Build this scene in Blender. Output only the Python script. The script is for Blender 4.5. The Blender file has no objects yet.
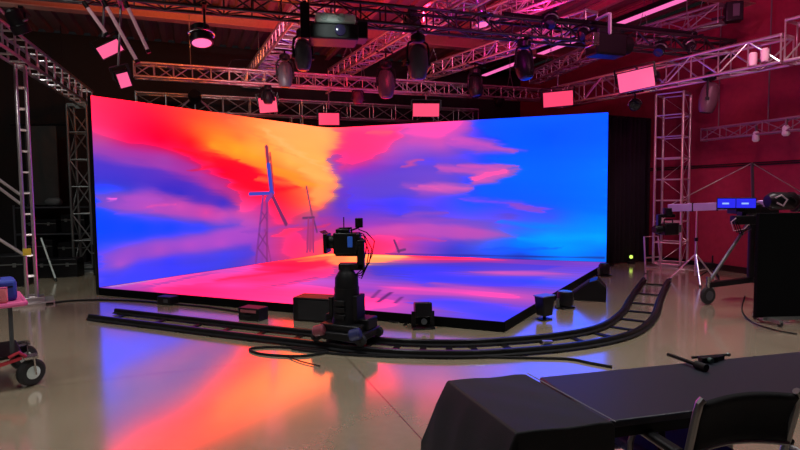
import bpy, bmesh, math, random
import numpy as np
from mathutils import Vector, Matrix, Euler
random.seed(7)
SC = bpy.context.scene
COL = SC.collection
V = Vector

# ---------------------------------------------------------------- camera
FPX, CAMH = 540.0, 1.6
PITCH, ROLL = math.atan(33/540), 0.010
fw = V((0, math.cos(PITCH), -math.sin(PITCH)))
r0 = V((1, 0, 0)); u0 = V((0, math.sin(PITCH), math.cos(PITCH)))
rt = r0*math.cos(ROLL) - u0*math.sin(ROLL)
up = u0*math.cos(ROLL) + r0*math.sin(ROLL)
cam = bpy.data.cameras.new('camera'); cam.sensor_width = 36; cam.lens = FPX/800*36
cam.clip_start = .05; cam.clip_end = 200
co = bpy.data.objects.new('camera', cam); COL.objects.link(co)
m = Matrix((rt, up, -fw)).transposed().to_4x4(); m.translation = V((0, 0, CAMH))
co.matrix_world = m
SC.camera = co

# surveying helpers: turn a direction seen in the photograph into a point of the room
def ray(px, py):
    return fw + rt*((px-400)/FPX) - up*((py-225)/FPX)
def atz(px, py, z=0.0):
    d = ray(px, py); t = (z-CAMH)/d.z
    return V((d.x*t, d.y*t, z))
def aty(px, py, y):
    d = ray(px, py); t = y/d.y
    return V((d.x*t, y, CAMH+d.z*t))
def onplane(px, py, a, b):
    """hit of the sight line with the upright plane through plan points a, b"""
    d = ray(px, py); n = V((-(b[1]-a[1]), b[0]-a[0], 0))
    t = n.dot(V((a[0], a[1], 0)))/n.dot(d)
    return V((d.x*t, d.y*t, CAMH+d.z*t))

# ---------------------------------------------------------------- materials
def lin(c):
    c = c/255.0
    return c/12.92 if c <= .04045 else ((c+.055)/1.055)**2.4
def rgb(r, g, b): return (lin(r), lin(g), lin(b), 1)
MATS = {}
def mat(name, col, rough=.5, metal=0.0, bump=0.0, bscale=40.0, var=0.0, ior=1.45, emit=None, es=1.0, spec=.5):
    if name in MATS: return MATS[name]
    mt = bpy.data.materials.new(name); mt.use_nodes = True
    nt = mt.node_tree; b = nt.nodes['Principled BSDF']
    b.inputs['Base Color'].default_value = col
    b.inputs['Roughness'].default_value = rough
    b.inputs['Metallic'].default_value = metal
    b.inputs['IOR'].default_value = ior
    b.inputs['Specular IOR Level'].default_value = spec
    tc = nt.nodes.new('ShaderNodeTexCoord')
    nz = nt.nodes.new('ShaderNodeTexNoise'); nz.inputs['Scale'].default_value = bscale
    nz.inputs['Detail'].default_value = 4
    nt.links.new(tc.outputs['Object'], nz.inputs['Vector'])
    if var > 0:
        mx = nt.nodes.new('ShaderNodeMix'); mx.data_type = 'RGBA'
        mx.inputs[6].default_value = tuple(x*(1-var) for x in col[:3])+(1,)
        mx.inputs[7].default_value = tuple(min(1, x*(1+var)) for x in col[:3])+(1,)
        nt.links.new(nz.outputs['Fac'], mx.inputs[0]); nt.links.new(mx.outputs[2], b.inputs['Base Color'])
    if bump > 0:
        bp = nt.nodes.new('ShaderNodeBump'); bp.inputs['Strength'].default_value = bump
        bp.inputs['Distance'].default_value = .01
        nt.links.new(nz.outputs['Fac'], bp.inputs['Height']); nt.links.new(bp.outputs['Normal'], b.inputs['Normal'])
    if emit:
        b.inputs['Emission Color'].default_value = emit
        b.inputs['Emission Strength'].default_value = es
    MATS[name] = mt
    return mt

ALU = mat('brushed_aluminium', (.5, .48, .49, 1), .36, .8, .05, 60, .12)
ALUD = mat('weathered_aluminium', (.2, .215, .21, 1), .45, .7, .05, 60, .15)
ALUB = mat('bright_aluminium', (.72, .68, .68, 1), .3, .85, .05, 60, .1)
MATTE = mat('dead_black_backing', (.003, .003, .0035, 1), .9, spec=.08)
STEEL = mat('chrome_steel', (.75, .75, .77, 1), .18, 1.0)
BLACK = mat('black_paint', (.005, .005, .006, 1), .5, 0, .05, 90, .2, spec=.25)
BLACKM = mat('black_powder_coat', (.006, .006, .0075, 1), .42, 0, .05, 120, .2, spec=.3)
GREYP = mat('grey_plastic', (.055, .062, .07, 1), .4, 0, .03, 90, .1)
RUBBER = mat('black_rubber', (.014, .014, .014, 1), .75, 0, .1, 150, .2)
CLOTH = mat('black_cloth', (.013, .013, .015, 1), .9, 0, .5, 260, .3)
DRAPE = mat('black_velour', (.006, .006, .009, 1), .95, 0, .4, 300, .3)
GLASS = mat('dark_lens_glass', (.01, .012, .02, 1), .06, 0, ior=1.6)
WHITE = mat('pale_plastic', (.62, .72, .68, 1), .4, 0, .03, 60, .08)
REDP = mat('red_tube_paint', (.5, .03, .05, 1), .35, .1)
PINKP = mat('pink_shelf_laminate', (.75, .12, .32, 1), .45, 0, .03, 50, .1)
BLUEP = mat('blue_case_fabric', (.03, .06, .42, 1), .6, 0, .2, 200, .2)
SALMON = mat('salmon_cloth', (.85, .2, .25, 1), .7, 0, .3, 150, .15)
YELLOW = mat('yellow_tag_tape', (.7, .55, .04, 1), .6)
STEELP = mat('red_tinted_roof_steel', (.32, .15, .12, 1), .6, .0, .1, 20, .2)  # orange-red light on the roof steel put into its base colour
PANELE = mat('pink_light_diffuser', (.2, .1, .12, 1), .6, emit=rgb(255, 96, 150), es=1.0)
PANELR = mat('rose_light_diffuser', (.2, .08, .1, 1), .6, emit=rgb(252, 68, 106), es=1.0)
STRIPE = mat('magenta_tube_diffuser', (.2, .1, .15, 1), .6, emit=rgb(255, 112, 190), es=1.0)
GREENE = mat('green_indicator_lens', (.5, .8, .2, 1), .4, emit=rgb(190, 230, 90), es=1.6)
BLUESCR = mat('blue_monitor_picture', (.02, .02, .2, 1), .3, emit=rgb(40, 40, 235), es=1.0)
LENSPK = mat('pink_lit_lens', (.8, .4, .6, 1), .3, emit=rgb(255, 110, 160), es=1.0)

# ---------------------------------------------------------------- mesh builder
class MB:
    def __init__(s, M=None):
        s.v, s.f = [], []; s.M = M or Matrix.Identity(4)
    def add(s, vs, fs):
        o = len(s.v); s.v += [s.M @ V(p) for p in vs]; s.f += [tuple(i+o for i in f) for f in fs]; return s
    def box(s, c, size, R=None):
        c = V(c); h = [x/2 for x in size]
        vs = [V((x*h[0], y*h[1], z*h[2])) for x in (-1, 1) for y in (-1, 1) for z in (-1, 1)]
        if R is not None: vs = [R @ p for p in vs]
        return s.add([c+p for p in vs], [(0,1,3,2),(4,6,7,5),(0,4,5,1),(2,3,7,6),(0,2,6,4),(1,5,7,3)])
    def bar(s, a, b, w, h):
        """rectangular bar from a to b"""
        a, b = V(a), V(b); d = b-a; L = d.length
        q = d.to_track_quat('X', 'Z').to_matrix()
        return s.box((a+b)/2, (L, w, h), q)
    def tube(s, a, b, r, n=8, r2=None, caps=True):
        a, b = V(a), V(b); r2 = r if r2 is None else r2
        q = (b-a).to_track_quat('Z', 'Y').to_matrix()
        ring = [(math.cos(2*math.pi*i/n), math.sin(2*math.pi*i/n)) for i in range(n)]
        vs = [a+q @ V((x*r, y*r, 0)) for x, y in ring]+[b+q @ V((x*r2, y*r2, 0)) for x, y in ring]
        fs = [(i, (i+1) % n, n+(i+1) % n, n+i) for i in range(n)]
        if caps: fs += [tuple(range(n-1, -1, -1)), tuple(range(n, 2*n))]
        return s.add(vs, fs)
    def path(s, pts, r, n=8, closed=False):
        pts = [V(p) for p in pts]; k = len(pts); vs = []; fs = []
        ref = V((0, 0, 1))
        for i, p in enumerate(pts):
            a = pts[(i-1) % k] if (closed or i > 0) else p
            b = pts[(i+1) % k] if (closed or i < k-1) else p
            t = (b-a).normalized()
            x = t.cross(ref)
            if x.length < 1e-4: x = t.cross(V((1, 0, 0)))
            x.normalize(); y = x.cross(t).normalized(); ref = y
            vs += [p+x*(r*math.cos(2*math.pi*j/n))+y*(r*math.sin(2*math.pi*j/n)) for j in range(n)]
        m_ = k if closed else k-1
        for i in range(m_):
            for j in range(n):
                a, b = i*n, ((i+1) % k)*n
                fs.append((a+j, b+j, b+(j+1) % n, a+(j+1) % n))
        if not closed: fs += [tuple(range(n)), tuple(range((k-1)*n+n-1, (k-1)*n-1, -1))]
        return s.add(vs, fs)
    def lathe(s, prof, a=(0, 0, 0), axis=(0, 0, 1), n=20, sx=1.0):
        """prof: (radius, height) pairs; closed ends"""
        a = V(a); q = V(axis).to_track_quat('Z', 'Y').to_matrix(); vs = []; fs = []
        for r, h in prof:
            vs += [a+q @ V((r*sx*math.cos(2*math.pi*j/n), r*math.sin(2*math.pi*j/n), h)) for j in range(n)]
        for i in range(len(prof)-1):
            for j in range(n):
                fs.append((i*n+j, i*n+(j+1) % n, (i+1)*n+(j+1) % n, (i+1)*n+j))
        fs += [tuple(range(n-1, -1, -1)), tuple(range((len(prof)-1)*n, len(prof)*n))]
        return s.add(vs, fs)
    def prism(s, poly, d):
        """poly: 3-D outline, extruded by vector d"""
        poly = [V(p) for p in poly]; d = V(d); n = len(poly)
        return s.add(poly+[p+d for p in poly],
                     [tuple(range(n-1, -1, -1)), tuple(range(n, 2*n))]+[(i, (i+1) % n, n+(i+1) % n, n+i) for i in range(n)])
    def build(s, name, material, parent=None, bevel=0.0, smooth=True, seg=2):
        me = bpy.data.meshes.new(name)
        o = bpy.data.objects.new(name, me)
        vs = s.v
        if parent is not None:
            inv = WM(parent).inverted(); vs = [inv @ p for p in vs]
            o.parent = parent
        else:
            # origin at the base of the thing
            xs = [min(p[i] for p in vs) for i in range(3)]; xe = [max(p[i] for p in vs) for i in range(3)]
            org = V(((xs[0]+xe[0])/2, (xs[1]+xe[1])/2, xs[2])); o.location = org; vs = [p-org for p in vs]
        me.from_pydata([tuple(p) for p in vs], [], s.f)
        bm = bmesh.new(); bm.from_mesh(me); bmesh.ops.recalc_face_normals(bm, faces=bm.faces[:]); bm.to_mesh(me); bm.free()
        if smooth:
            me.shade_smooth(); me.set_sharp_from_angle(angle=math.radians(40))
        me.materials.append(material)
        COL.objects.link(o)
        if bevel:
            b = o.modifiers.new('bevel', 'BEVEL'); b.width = bevel; b.segments = seg; b.limit_method = 'ANGLE'
        return o
def WM(o):
    if o.parent is None:
        return Matrix.LocRotScale(o.location, o.rotation_euler, o.scale)
    return WM(o.parent) @ Matrix.LocRotScale(o.location, o.rotation_euler, o.scale)
def tag(o, label, cat, group=None):
    o['label'] = label; o['category'] = cat
    if group: o['group'] = group
    return o
def thing(name, label, cat, loc=(0, 0, 0), group=None):
    o = bpy.data.objects.new(name, None); COL.objects.link(o); o.location = loc
    o.empty_display_size = .1
    return tag(o, label, cat, group)
def structure(o): o['kind'] = 'structure'; return o
def frame(pos, yaw=0, pitch=0, roll=0):
    return Matrix.Translation(V(pos)) @ Euler((pitch, roll, yaw), 'ZXY' if False else 'XYZ').to_matrix().to_4x4()
def aim(pos, target, roll=0):
    """frame whose -Y axis looks from pos to target, Z up"""
    d = (V(target)-V(pos)).normalized()
    q = (-d).to_track_quat('Y', 'Z')
    M = q.to_matrix().to_4x4() @ Matrix.Rotation(roll, 4, 'Y'); M.translation = V(pos); return M

# ---------------------------------------------------------------- plan of the place
DV = V((-.36, .933, 0))          # depth direction of the hall
TV = V((.933, .36, 0))           # cross direction of the hall
CEIL = 5.3
P0, PC, P1, PK = V((-4.83, 8.58, 0)), V((-1.70, 13.2, 0)), V((4.22, 11.0, 0)), V((1.165, 6.04, 0))
HS, HT = .12, 3.16               # stage top, screen top

# ---------------------------------------------------------------- room shell
def floor_mat():
    mt = bpy.data.materials.new('polished_concrete'); mt.use_nodes = True
    nt = mt.node_tree; b = nt.nodes['Principled BSDF']; L = nt.links.new
    tc = nt.nodes.new('ShaderNodeTexCoord')
    n1 = nt.nodes.new('ShaderNodeTexNoise'); n1.inputs['Scale'].default_value = .7; n1.inputs['Detail'].default_value = 6
    n2 = nt.nodes.new('ShaderNodeTexNoise'); n2.inputs['Scale'].default_value = 14; n2.inputs['Detail'].default_value = 5
    L(tc.outputs['Object'], n1.inputs['Vector']); L(tc.outputs['Object'], n2.inputs['Vector'])
    cr = nt.nodes.new('ShaderNodeValToRGB')
    cr.color_ramp.elements[0].position = .3; cr.color_ramp.elements[0].color = FLOOR_A
    cr.color_ramp.elements[1].position = .75; cr.color_ramp.elements[1].color = FLOOR_B
    ad = nt.nodes.new('ShaderNodeMath'); ad.operation = 'MULTIPLY_ADD'
    ad.inputs[1].default_value = .3; L(n2.outputs['Fac'], ad.inputs[0]); L(n1.outputs['Fac'], ad.inputs[2])
    sb = nt.nodes.new('ShaderNodeMath'); sb.operation = 'SUBTRACT'; sb.inputs[1].default_value = .15
    L(ad.outputs[0], sb.inputs[0]); L(sb.outputs[0], cr.inputs[0])
    # saw-cut joints of the slab
    mp = nt.nodes.new('ShaderNodeMapping'); mp.inputs['Rotation'].default_value = (0, 0, -.36)
    mp.inputs['Location'].default_value = (.55, .9, 0)
    br = nt.nodes.new('ShaderNodeTexBrick'); br.offset = 0
    br.inputs['Scale'].default_value = 1; br.inputs['Brick Width'].default_value = 4.2; br.inputs['Row Height'].default_value = 4.2
    br.inputs['Mortar Size'].default_value = .006
    br.inputs['Color1'].default_value = (1, 1, 1, 1); br.inputs['Color2'].default_value = (1, 1, 1, 1); br.inputs['Mortar'].default_value = (.25, .22, .2, 1)
    L(tc.outputs['Object'], mp.inputs['Vector']); L(mp.outputs[0], br.inputs['Vector'])
    mx = nt.nodes.new('ShaderNodeMix'); mx.data_type = 'RGBA'; mx.blend_type = 'MULTIPLY'; mx.inputs[0].default_value = .8
    L(cr.outputs[0], mx.inputs[6]); L(br.outputs['Color'], mx.inputs[7]); L(mx.outputs[2], b.inputs['Base Color'])
    b.inputs['IOR'].default_value = FLOOR_IOR
    rr = nt.nodes.new('ShaderNodeMapRange'); rr.inputs[3].default_value = FLOOR_R0; rr.inputs[4].default_value = FLOOR_R1
    L(n1.outputs['Fac'], rr.inputs[0]); L(rr.outputs[0], b.inputs['Roughness'])
    # sealed and waxed: a strong clear gloss over the concrete
    gl = nt.nodes.new('ShaderNodeBsdfGlossy'); gl.inputs['Color'].default_value = (.95, .93, .9, 1); L(rr.outputs[0], gl.inputs['Roughness'])
    lw = nt.nodes.new('ShaderNodeLayerWeight'); lw.inputs['Blend'].default_value = .5
    mr = nt.nodes.new('ShaderNodeMapRange'); mr.inputs[1].default_value = .45; mr.inputs[2].default_value = .95; mr.inputs[3].default_value = GLOSS0; mr.inputs[4].default_value = GLOSS1
    L(lw.outputs['Facing'], mr.inputs[0])
    ms = nt.nodes.new('ShaderNodeMixShader'); L(mr.outputs[0], ms.inputs[0]); L(b.outputs[0], ms.inputs[1]); L(gl.outputs[0], ms.inputs[2])
    L(ms.outputs[0], nt.nodes['Material Output'].inputs['Surface'])
    return mt
FLOOR_A, FLOOR_B = (.42, .345, .225, 1), (.57, .48, .33, 1)
GLOSS0, GLOSS1 = .46, .6
FLOOR_IOR, FLOOR_R0, FLOOR_R1 = 1.5, .12, .17
def plan_quad(pts, z0, z1):
    return MB().prism([(p[0], p[1], z0) for p in pts], (0, 0, z1-z0))
WB = V((-4.9, 13.7, 0))                               # a point of the back wall
WR = V((6.9, 9.0, 0))                                 # a point of the right wall
c_bl = WB-TV*6.2; 
def meet(p, d, q, e):
    den = d.x*e.y-d.y*e.x; t = ((q.x-p.x)*e.y-(q.y-p.y)*e.x)/den; return p+d*t
c_br = meet(WB, TV, WR, DV)
c_fl = c_bl-DV*17; c_fr = meet(c_fl, TV, WR, DV)
ctr = (c_bl+c_br+c_fl+c_fr)/4
o = plan_quad([c_fl-TV*.1, c_fr+TV*.1, c_br+TV*.1+DV*.1, c_bl-TV*.1+DV*.1], -.2, 0).build('floor', floor_mat(), smooth=False); structure(o)
def wall(name, a, b, m_, out, z1=CEIL):
    o = MB().prism([a, b, b+out*.15, a+out*.15], (0, 0, z1)).build(name, m_, smooth=False); return structure(o)
WALLD = mat('black_painted_block', (.005, .0045, .005, 1), .8, 0, .4, 30, .3)
WALLL = mat('dark_grey_panelling', (.03, .032, .032, 1), .7, 0, .3, 20, .3)
WALLR = mat('crimson_painted_block', (.25, .014, .045, 1), .7, 0, .35, 9, .25)
wall('wall_back', c_bl, c_br, WALLD, DV)
wall('wall_left', c_fl, c_bl, WALLL, -TV)
wall('wall_right', c_fr, c_br, WALLR, TV)
wall('wall_near', c_fl, c_fr, WALLL, -DV)
# base strip and a slim ledge of the red wall
mb = MB().prism([c_fr-TV*.02, c_br-TV*.02, c_br-TV*.001, c_fr-TV*.001], (0, 0, .12)); structure(mb.build('baseboard_right', BLACK, smooth=False))
mb = MB()
for z in (2.02, 2.06): mb.prism([c_fr-TV*.03+V((0,0,z)), c_br-TV*.03+V((0,0,z)), c_br-TV*.001+V((0,0,z)), c_fr-TV*.001+V((0,0,z))], (0, 0, .02))
structure(mb.build('trim_1', WALLD, smooth=False))
# ribbed steel deck overhead
dw = (c_fr-c_fl).dot(TV); dl = (c_bl-c_fl).dot(DV); pitch = .3; n = int(dw/pitch)
vs = []; fs = []
for i in range(n+1):
    for k, (dx, dz) in enumerate(((0, 0), (.12, 0), (.15, .06), (.27, .06))):
        a = c_fl+TV*(i*pitch+dx-.1); vs += [a+V((0, 0, CEIL+dz)), a+DV*dl+V((0, 0, CEIL+dz))]
for i in range(len(vs)//2-1): fs.append((2*i, 2*i+1, 2*i+3, 2*i+2))
o = MB().add(vs, fs).build('ceiling', mat('red_tinted_roof_deck', (.17, .07, .075, 1), .7, 0, .1, 15, .2), smooth=False)  # red of the roof light put into the deck's base colour
sm = o.modifiers.new('thick', 'SOLIDIFY'); sm.thickness = .02; sm.offset = 1
structure(o)
def ibeam(a, b, h, w, name, label, m_=STEELP):
    a, b = V(a), V(b); mb = MB(); hh = V((0, 0, h))
    mb.bar(a+V((0,0,.01)), b+V((0,0,.01)), w, .02); mb.bar(a+hh-V((0,0,.01)), b+hh-V((0,0,.01)), w, .02); mb.bar(a+hh/2, b+hh/2, .015, h-.02)
    o = mb.build(name, m_, smooth=False); return tag(o, label, 'beam', 'roof steel')
bp = atz(235, 27, 4.95)
def across(p, s0, s1, z): return p.xy.to_3d()+TV*s0+V((0, 0, z)), p.xy.to_3d()+TV*s1+V((0, 0, z))
a, b = across(bp, -4, 8.6, 4.95); ibeam(a, b, .33, .24, 'roof_beam', 'heavy steel roof beam glowing orange at left, crossing the hall behind the trusses')
a, b = across(bp-DV*4.4, -4, 9.5, 4.95); ibeam(a, b, .33, .24, 'roof_beam', 'steel roof beam nearest the viewer, crossing above the front truss')
def clip_back(p):
    return meet(p, DV, WB, TV)-DV*.05
pur = []
for k, (px, py) in enumerate([(380, 8), (440, 8), (500, 8), (548, 8), (600, 10), (655, 5), (715, 8), (775, 15)]):
    p = atz(px, py, 5.16); a = p-DV*2.2; b = clip_back(p); b.z = 5.16; a.z = 5.16
    side = ['leftmost roof purlin, left of the grey fixture on the front truss', 'roof purlin running back above the grey fixture of the front truss', 'roof purlin running back beside the silver lamp', 'roof purlin passing behind the large black profile fixture',
            'roof purlin alongside the bright magenta strip light, on its left', 'roof purlin just right of the bright magenta strip light', 'roof purlin above the black box on the rear truss end', 'rightmost roof purlin, next to the red wall'][k]
    ibeam(a, b, .14, .1, 'roof_purlin', side)
# ---------------------------------------------------------------- LED volume
# Painted sky shown on the screens. Control colours are given at survey points, carried to metres on
# the screens (along the wall, height) and blended there.
WCOL = """92,97,255,60,110 130,105,255,42,92 170,108,255,60,70 200,112,255,90,60 225,116,255,105,70 250,120,255,150,80 280,125,255,180,110 310,130,255,188,112 324,134,255,192,120
338,136,255,120,118 352,135,255,72,140 380,133,245,85,160 400,130,225,90,190 430,126,240,95,190 455,124,242,92,200 470,121,200,85,215 480,122,70,80,245 500,120,15,95,255 550,118,8,98,255 602,115,5,100,255
95,125,245,62,130 120,125,255,42,102 150,125,255,20,72 175,125,255,50,60 195,130,255,100,50 215,135,255,142,50 240,138,255,140,62 265,140,255,170,82 290,145,255,186,100 315,145,255,190,105 326,142,255,186,115
340,150,255,80,135 365,150,250,70,150 385,150,220,85,190 410,150,170,90,215 440,145,205,90,200 100,142,205,80,170 130,143,240,32,112 160,140,255,5,66 190,143,255,30,46 212,147,255,140,42 235,152,255,170,46 252,157,255,165,62
100,158,135,80,215 130,160,160,75,200 165,160,190,68,172 195,157,240,25,85 225,162,255,10,52 247,167,255,22,58 262,160,255,150,62 290,163,255,190,92 312,163,255,190,96 324,160,255,190,102 331,158,255,95,140
100,175,92,80,235 130,174,112,75,220 165,175,160,66,195 200,175,212,50,150 220,178,252,20,82 240,178,255,15,62 260,176,255,45,52 285,178,255,110,52 305,178,255,160,82 325,176,255,170,102 333,183,255,135,120
105,190,45,90,250 130,190,75,75,225 165,190,75,55,210 195,187,132,60,195 215,188,215,55,150 235,190,255,40,92 255,190,255,25,62 285,190,255,60,52 305,190,255,120,76 320,193,255,152,92 330,195,240,120,120
338,168,200,85,205 340,192,125,70,220 338,205,90,70,225 345,180,140,78,215 370,182,105,70,220 400,185,100,75,225 400,170,112,75,225 430,160,110,80,230 400,200,76,75,240 430,188,160,85,215 455,172,96,80,235 440,205,85,80,240 470,203,40,95,255
520,140,0,88,255 550,135,0,80,255 595,138,0,98,255 520,170,0,112,255 560,175,0,118,255 600,170,0,138,255 520,200,25,95,250 560,200,10,110,255 602,200,0,132,255 495,188,10,95,255 490,140,30,80,250
345,215,115,70,220 370,215,130,75,220 400,215,95,75,230 430,215,110,80,225 470,215,90,92,240 510,217,110,85,225 550,217,65,100,240 595,220,0,142,255
370,228,190,75,200 400,228,212,80,190 430,230,160,85,215 460,233,165,86,205 480,234,150,90,208 510,230,80,110,240 550,235,10,160,255 600,240,0,168,255
368,243,255,60,120 390,246,245,66,145 410,245,195,75,188 430,245,140,75,215 460,245,80,80,225 490,245,60,110,240 520,245,0,135,250 560,249,0,160,250 600,252,10,125,235 400,252,205,80,175 450,253,70,70,215 520,256,40,80,220
103,205,30,90,255 120,206,110,90,235 150,200,160,90,220 180,206,218,85,190 205,213,240,75,170 222,213,210,85,190 240,208,235,80,165 150,211,180,90,215 200,198,110,60,200 222,203,92,60,205 180,195,70,55,205 135,195,130,85,225
105,230,5,85,255 140,228,10,85,255 170,228,45,80,245 200,225,110,80,225 230,222,172,85,210 255,222,200,85,190 105,245,70,90,250 130,250,132,90,230 160,250,176,90,215 190,245,192,90,215 220,243,196,85,210 242,240,170,80,210
108,262,100,90,240 120,265,182,95,220 140,261,100,80,235 170,262,70,70,235 200,262,90,75,225 225,256,90,80,225 245,257,110,70,215 110,278,90,85,235 130,275,85,85,240 160,273,80,75,235 105,285,100,85,235
280,215,242,50,110 285,235,225,65,140 270,250,200,70,170 255,240,162,75,205 300,235,230,60,140 310,226,150,75,200 325,238,232,70,130 320,218,190,70,170 262,207,222,60,150 275,200,255,40,82 300,205,255,90,80 318,205,255,132,92 327,207,200,90,150 290,250,240,60,130 325,250,255,90,110"""
FCOL = """115,286,170,90,230 130,284,220,90,220 160,282,245,95,200 200,281,255,60,150 230,272,230,90,205 260,268,235,85,200 230,285,220,95,220 270,290,255,70,160 200,290,255,50,140 180,288,255,60,150 260,280,240,60,130 290,265,255,30,90 275,263,255,60,120 310,258,255,130,90 325,255,255,190,110 330,262,255,120,90 290,272,255,40,100
320,270,255,80,140 300,283,225,95,215 320,280,220,100,220 300,293,255,80,165 330,290,240,80,180 345,262,255,160,100 370,256,255,215,120 370,262,255,170,110 395,256,255,195,130 405,262,200,90,190 430,257,255,60,110 460,258,255,60,120 480,259,240,70,160 520,260,150,75,215 560,262,130,75,220 580,263,150,80,220
385,268,90,70,225 420,267,75,75,235 460,267,90,70,230 510,269,150,90,225 500,273,230,100,210 540,273,200,100,220 560,271,130,90,230 400,278,100,80,230 440,280,80,75,240 480,280,85,80,240 530,281,60,95,245
400,288,220,85,210 440,290,212,90,215 480,294,230,95,210 510,297,235,95,205 500,286,130,80,230 370,290,170,85,220 370,300,255,80,180 390,303,250,90,200 430,300,120,80,235 460,303,90,85,245 490,306,130,85,235 500,315,80,85,245 470,311,110,90,240 440,309,150,90,225 410,306,200,90,215 355,275,170,80,200 345,300,255,90,190"""
# strokes: x0,y0,x1,y1,half width,softness,r,g,b,alpha
WSTR = """450,139,520,152,4.5,.9,235,95,200,.6 455,166,520,166,3,.9,225,95,200,.8 470,180,512,170,7,.9,255,100,185,.75 415,187,472,188,4.5,.9,250,108,192,.7 455,198,535,206,3.2,.9,140,85,225,.85 512,205,550,211,2.5,.9,165,85,220,.8
404,165,422,160,2.6,.9,235,88,165,.7 402,215,448,213,3,.9,150,85,215,.8 370,133,395,130,4,.9,255,110,130,.6 101,198,114,198,1.6,.8,240,112,230,.9 190,170,240,160,2,.9,255,20,50,.5 255,178,300,184,5,.9,255,150,70,.6 180,148,250,170,3.5,1,255,20,45,.7
262,128,330,172,3,1,255,205,130,.5 225,120,300,158,2,1,240,140,80,.35 150,207,180,205,1.6,.9,235,90,190,.7 110,214,150,212,3,1,150,90,225,.6 120,200,165,200,4,1,190,90,215,.6 300,170,330,180,5,1,255,200,110,.6 500,222,560,226,3,1,0,150,255,.6 520,240,600,236,4,1,0,175,255,.6 480,250,560,248,1.6,1,30,90,225,.5 380,236,440,240,3,1,235,75,160,.6
240,232,300,226,3,1,150,75,205,.5 268,236,330,224,2.5,1,255,60,110,.6"""
TURB = """365,253.4,604,257.8,.8,.5,50,40,150,.6 266,200,262,262,4.5,1,150,62,160,.4 311,220,310,253,3,1,185,62,125,.4 271,193,266.5,147,2.0,.4,150,52,100,.95 272,193,268.5,165,2.4,.4,66,82,210,.95 274,190,270,153,1.1,.5,185,50,80,.8 250,194,273,193,2.3,.4,62,86,208,.95 272,195,286,224,2.0,.4,120,52,110,.9 263,197,256,262,1.3,.5,140,62,160,.9 267,197,267,262,1.3,.5,150,58,140,.9
262,212,267,220,.8,.6,140,55,130,.8 267,212,260,224,.8,.6,140,55,130,.8 259,234,267,246,.8,.6,130,55,130,.8 267,232,258,248,.8,.6,130,55,130,.8 258,248,267,260,.8,.6,130,55,130,.8 267,200,271,195,2.4,.5,150,70,170,.9 265,230,271,262,.8,.6,160,55,130,.7
312,215,306.5,187,1.2,.5,150,72,110,.85 303,218,314,217.5,1.5,.5,110,60,110,.9 313,217,317,232,1.0,.5,110,60,110,.8 308.5,219,307,252,1.2,.5,175,60,125,.9 313,219,313.5,252,1.2,.5,175,60,125,.9 311,222,310,252,2.2,.8,190,62,125,.7
394,240,399,252,1.2,.4,90,52,112,.85 398,251,405,249.5,1.6,.5,100,60,120,.8"""
FSTR = """113,286.2,200,270,1.0,.6,215,150,225,.8 140,288,215,272,1.2,1,190,80,190,.5 215,281,290,271,1.5,1,225,40,95,.6 250,290,320,276,1.4,1,205,70,150,.6 250,264,330,262,2.5,1,255,40,90,.6 360,263,420,264,1,1,120,70,200,.6 370,256,405,257,1.6,1,255,225,150,.7 410,256,500,260,1.4,1,255,70,130,.7 430,283,500,292,3,1,225,95,210,.6 470,272,570,274,1.6,1,225,100,215,.7 300,262,345,256,1.5,1,255,170,90,.6"""
# cloud shapes: outline | softness (survey units), r,g,b,alpha
WPOLY = """93,143 140,148 185,160 225,180 240,200 225,196 190,178 140,166 94,158|6,170,72,190,.55
93,157 140,165 190,180 225,199 236,209 215,208 180,196 150,189 110,184 95,187|5,72,56,212,.6
95,193 150,191 180,198 224,216 205,219 160,218 100,206|4,212,86,192,.55
98,212 150,219 200,223 240,225 200,234 150,239 100,241|6,18,80,245,.55
103,252 150,240 200,234 262,226 262,240 200,248 140,260 104,268|5,185,86,212,.55
104,272 140,263 200,253 250,246 255,257 200,270 130,284 103,286|4,72,74,232,.6
208,143 235,148 262,156 300,176 322,186 300,187 270,173 240,164 215,155|4,255,175,48,.65
211,157 240,164 268,173 300,187 270,193 245,187 225,179|4,255,14,52,.8
262,125 331,129 343,137 338,148 325,153 322,160 331,172 338,185 332,191 333,198 318,206 310,196 318,182 300,165 280,150|5,255,188,104,.6
346,152 327,156 326,162 334,172 341,184 336,192 336,200 323,208 318,217 346,217|2.5,128,72,212,.5
335,131 395,128 400,134 385,150 365,163 345,170 337,172 333,155 337,142|7,255,64,138,.7
405,128 464,123 470,128 445,141 410,144|6,235,90,195,.5
360,175 470,160 480,168 460,186 380,200 345,205 345,180|8,122,84,218,.6
470,121 608,110 608,215 552,207 520,203 482,196 478,187 506,178 520,170 500,163 488,157 525,152 506,143 488,135 477,127|3.5,4,112,252,.5
450,134 490,140 522,152 480,153 455,146|3,222,92,205,.6
440,164 522,167 512,176 498,182 470,186 474,176 440,170|3,240,98,195,.7
360,229 430,222 500,231 520,236 480,240 420,236 365,235|3.5,222,92,194,.65
380,218 440,217 470,220 420,223|2.5,170,85,210,.5
400,184 474,186 470,194 420,194|4,205,95,205,.6"""
FPOLY = """112,287 180,275 262,262 262,266 205,283 150,288|4,225,90,205,.5
190,284 262,276 330,268 330,276 250,292 190,292|4,255,62,150,.5
262,264 345,254 345,262 290,272 250,270|4,255,36,92,.6
330,255 408,254.5 402,259 370,264 345,268 325,262|3,255,195,112,.7
365,266 480,262 560,266 540,270 440,272 380,276|4,78,74,232,.6
410,280 480,276 545,276 520,286 430,287|4,80,78,240,.55
385,286 450,288 510,294 520,299 440,295 380,294|3.5,238,92,205,.65
420,300 500,304 512,312 500,319 460,312 415,304|4,88,84,244,.6"""
def shapes(txt):
    for ln in txt.splitlines():
        a, b = ln.split('|'); yield [tuple(float(q) for q in w.split(',')) for w in a.split()], [float(q) for q in b.split(',')]
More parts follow.
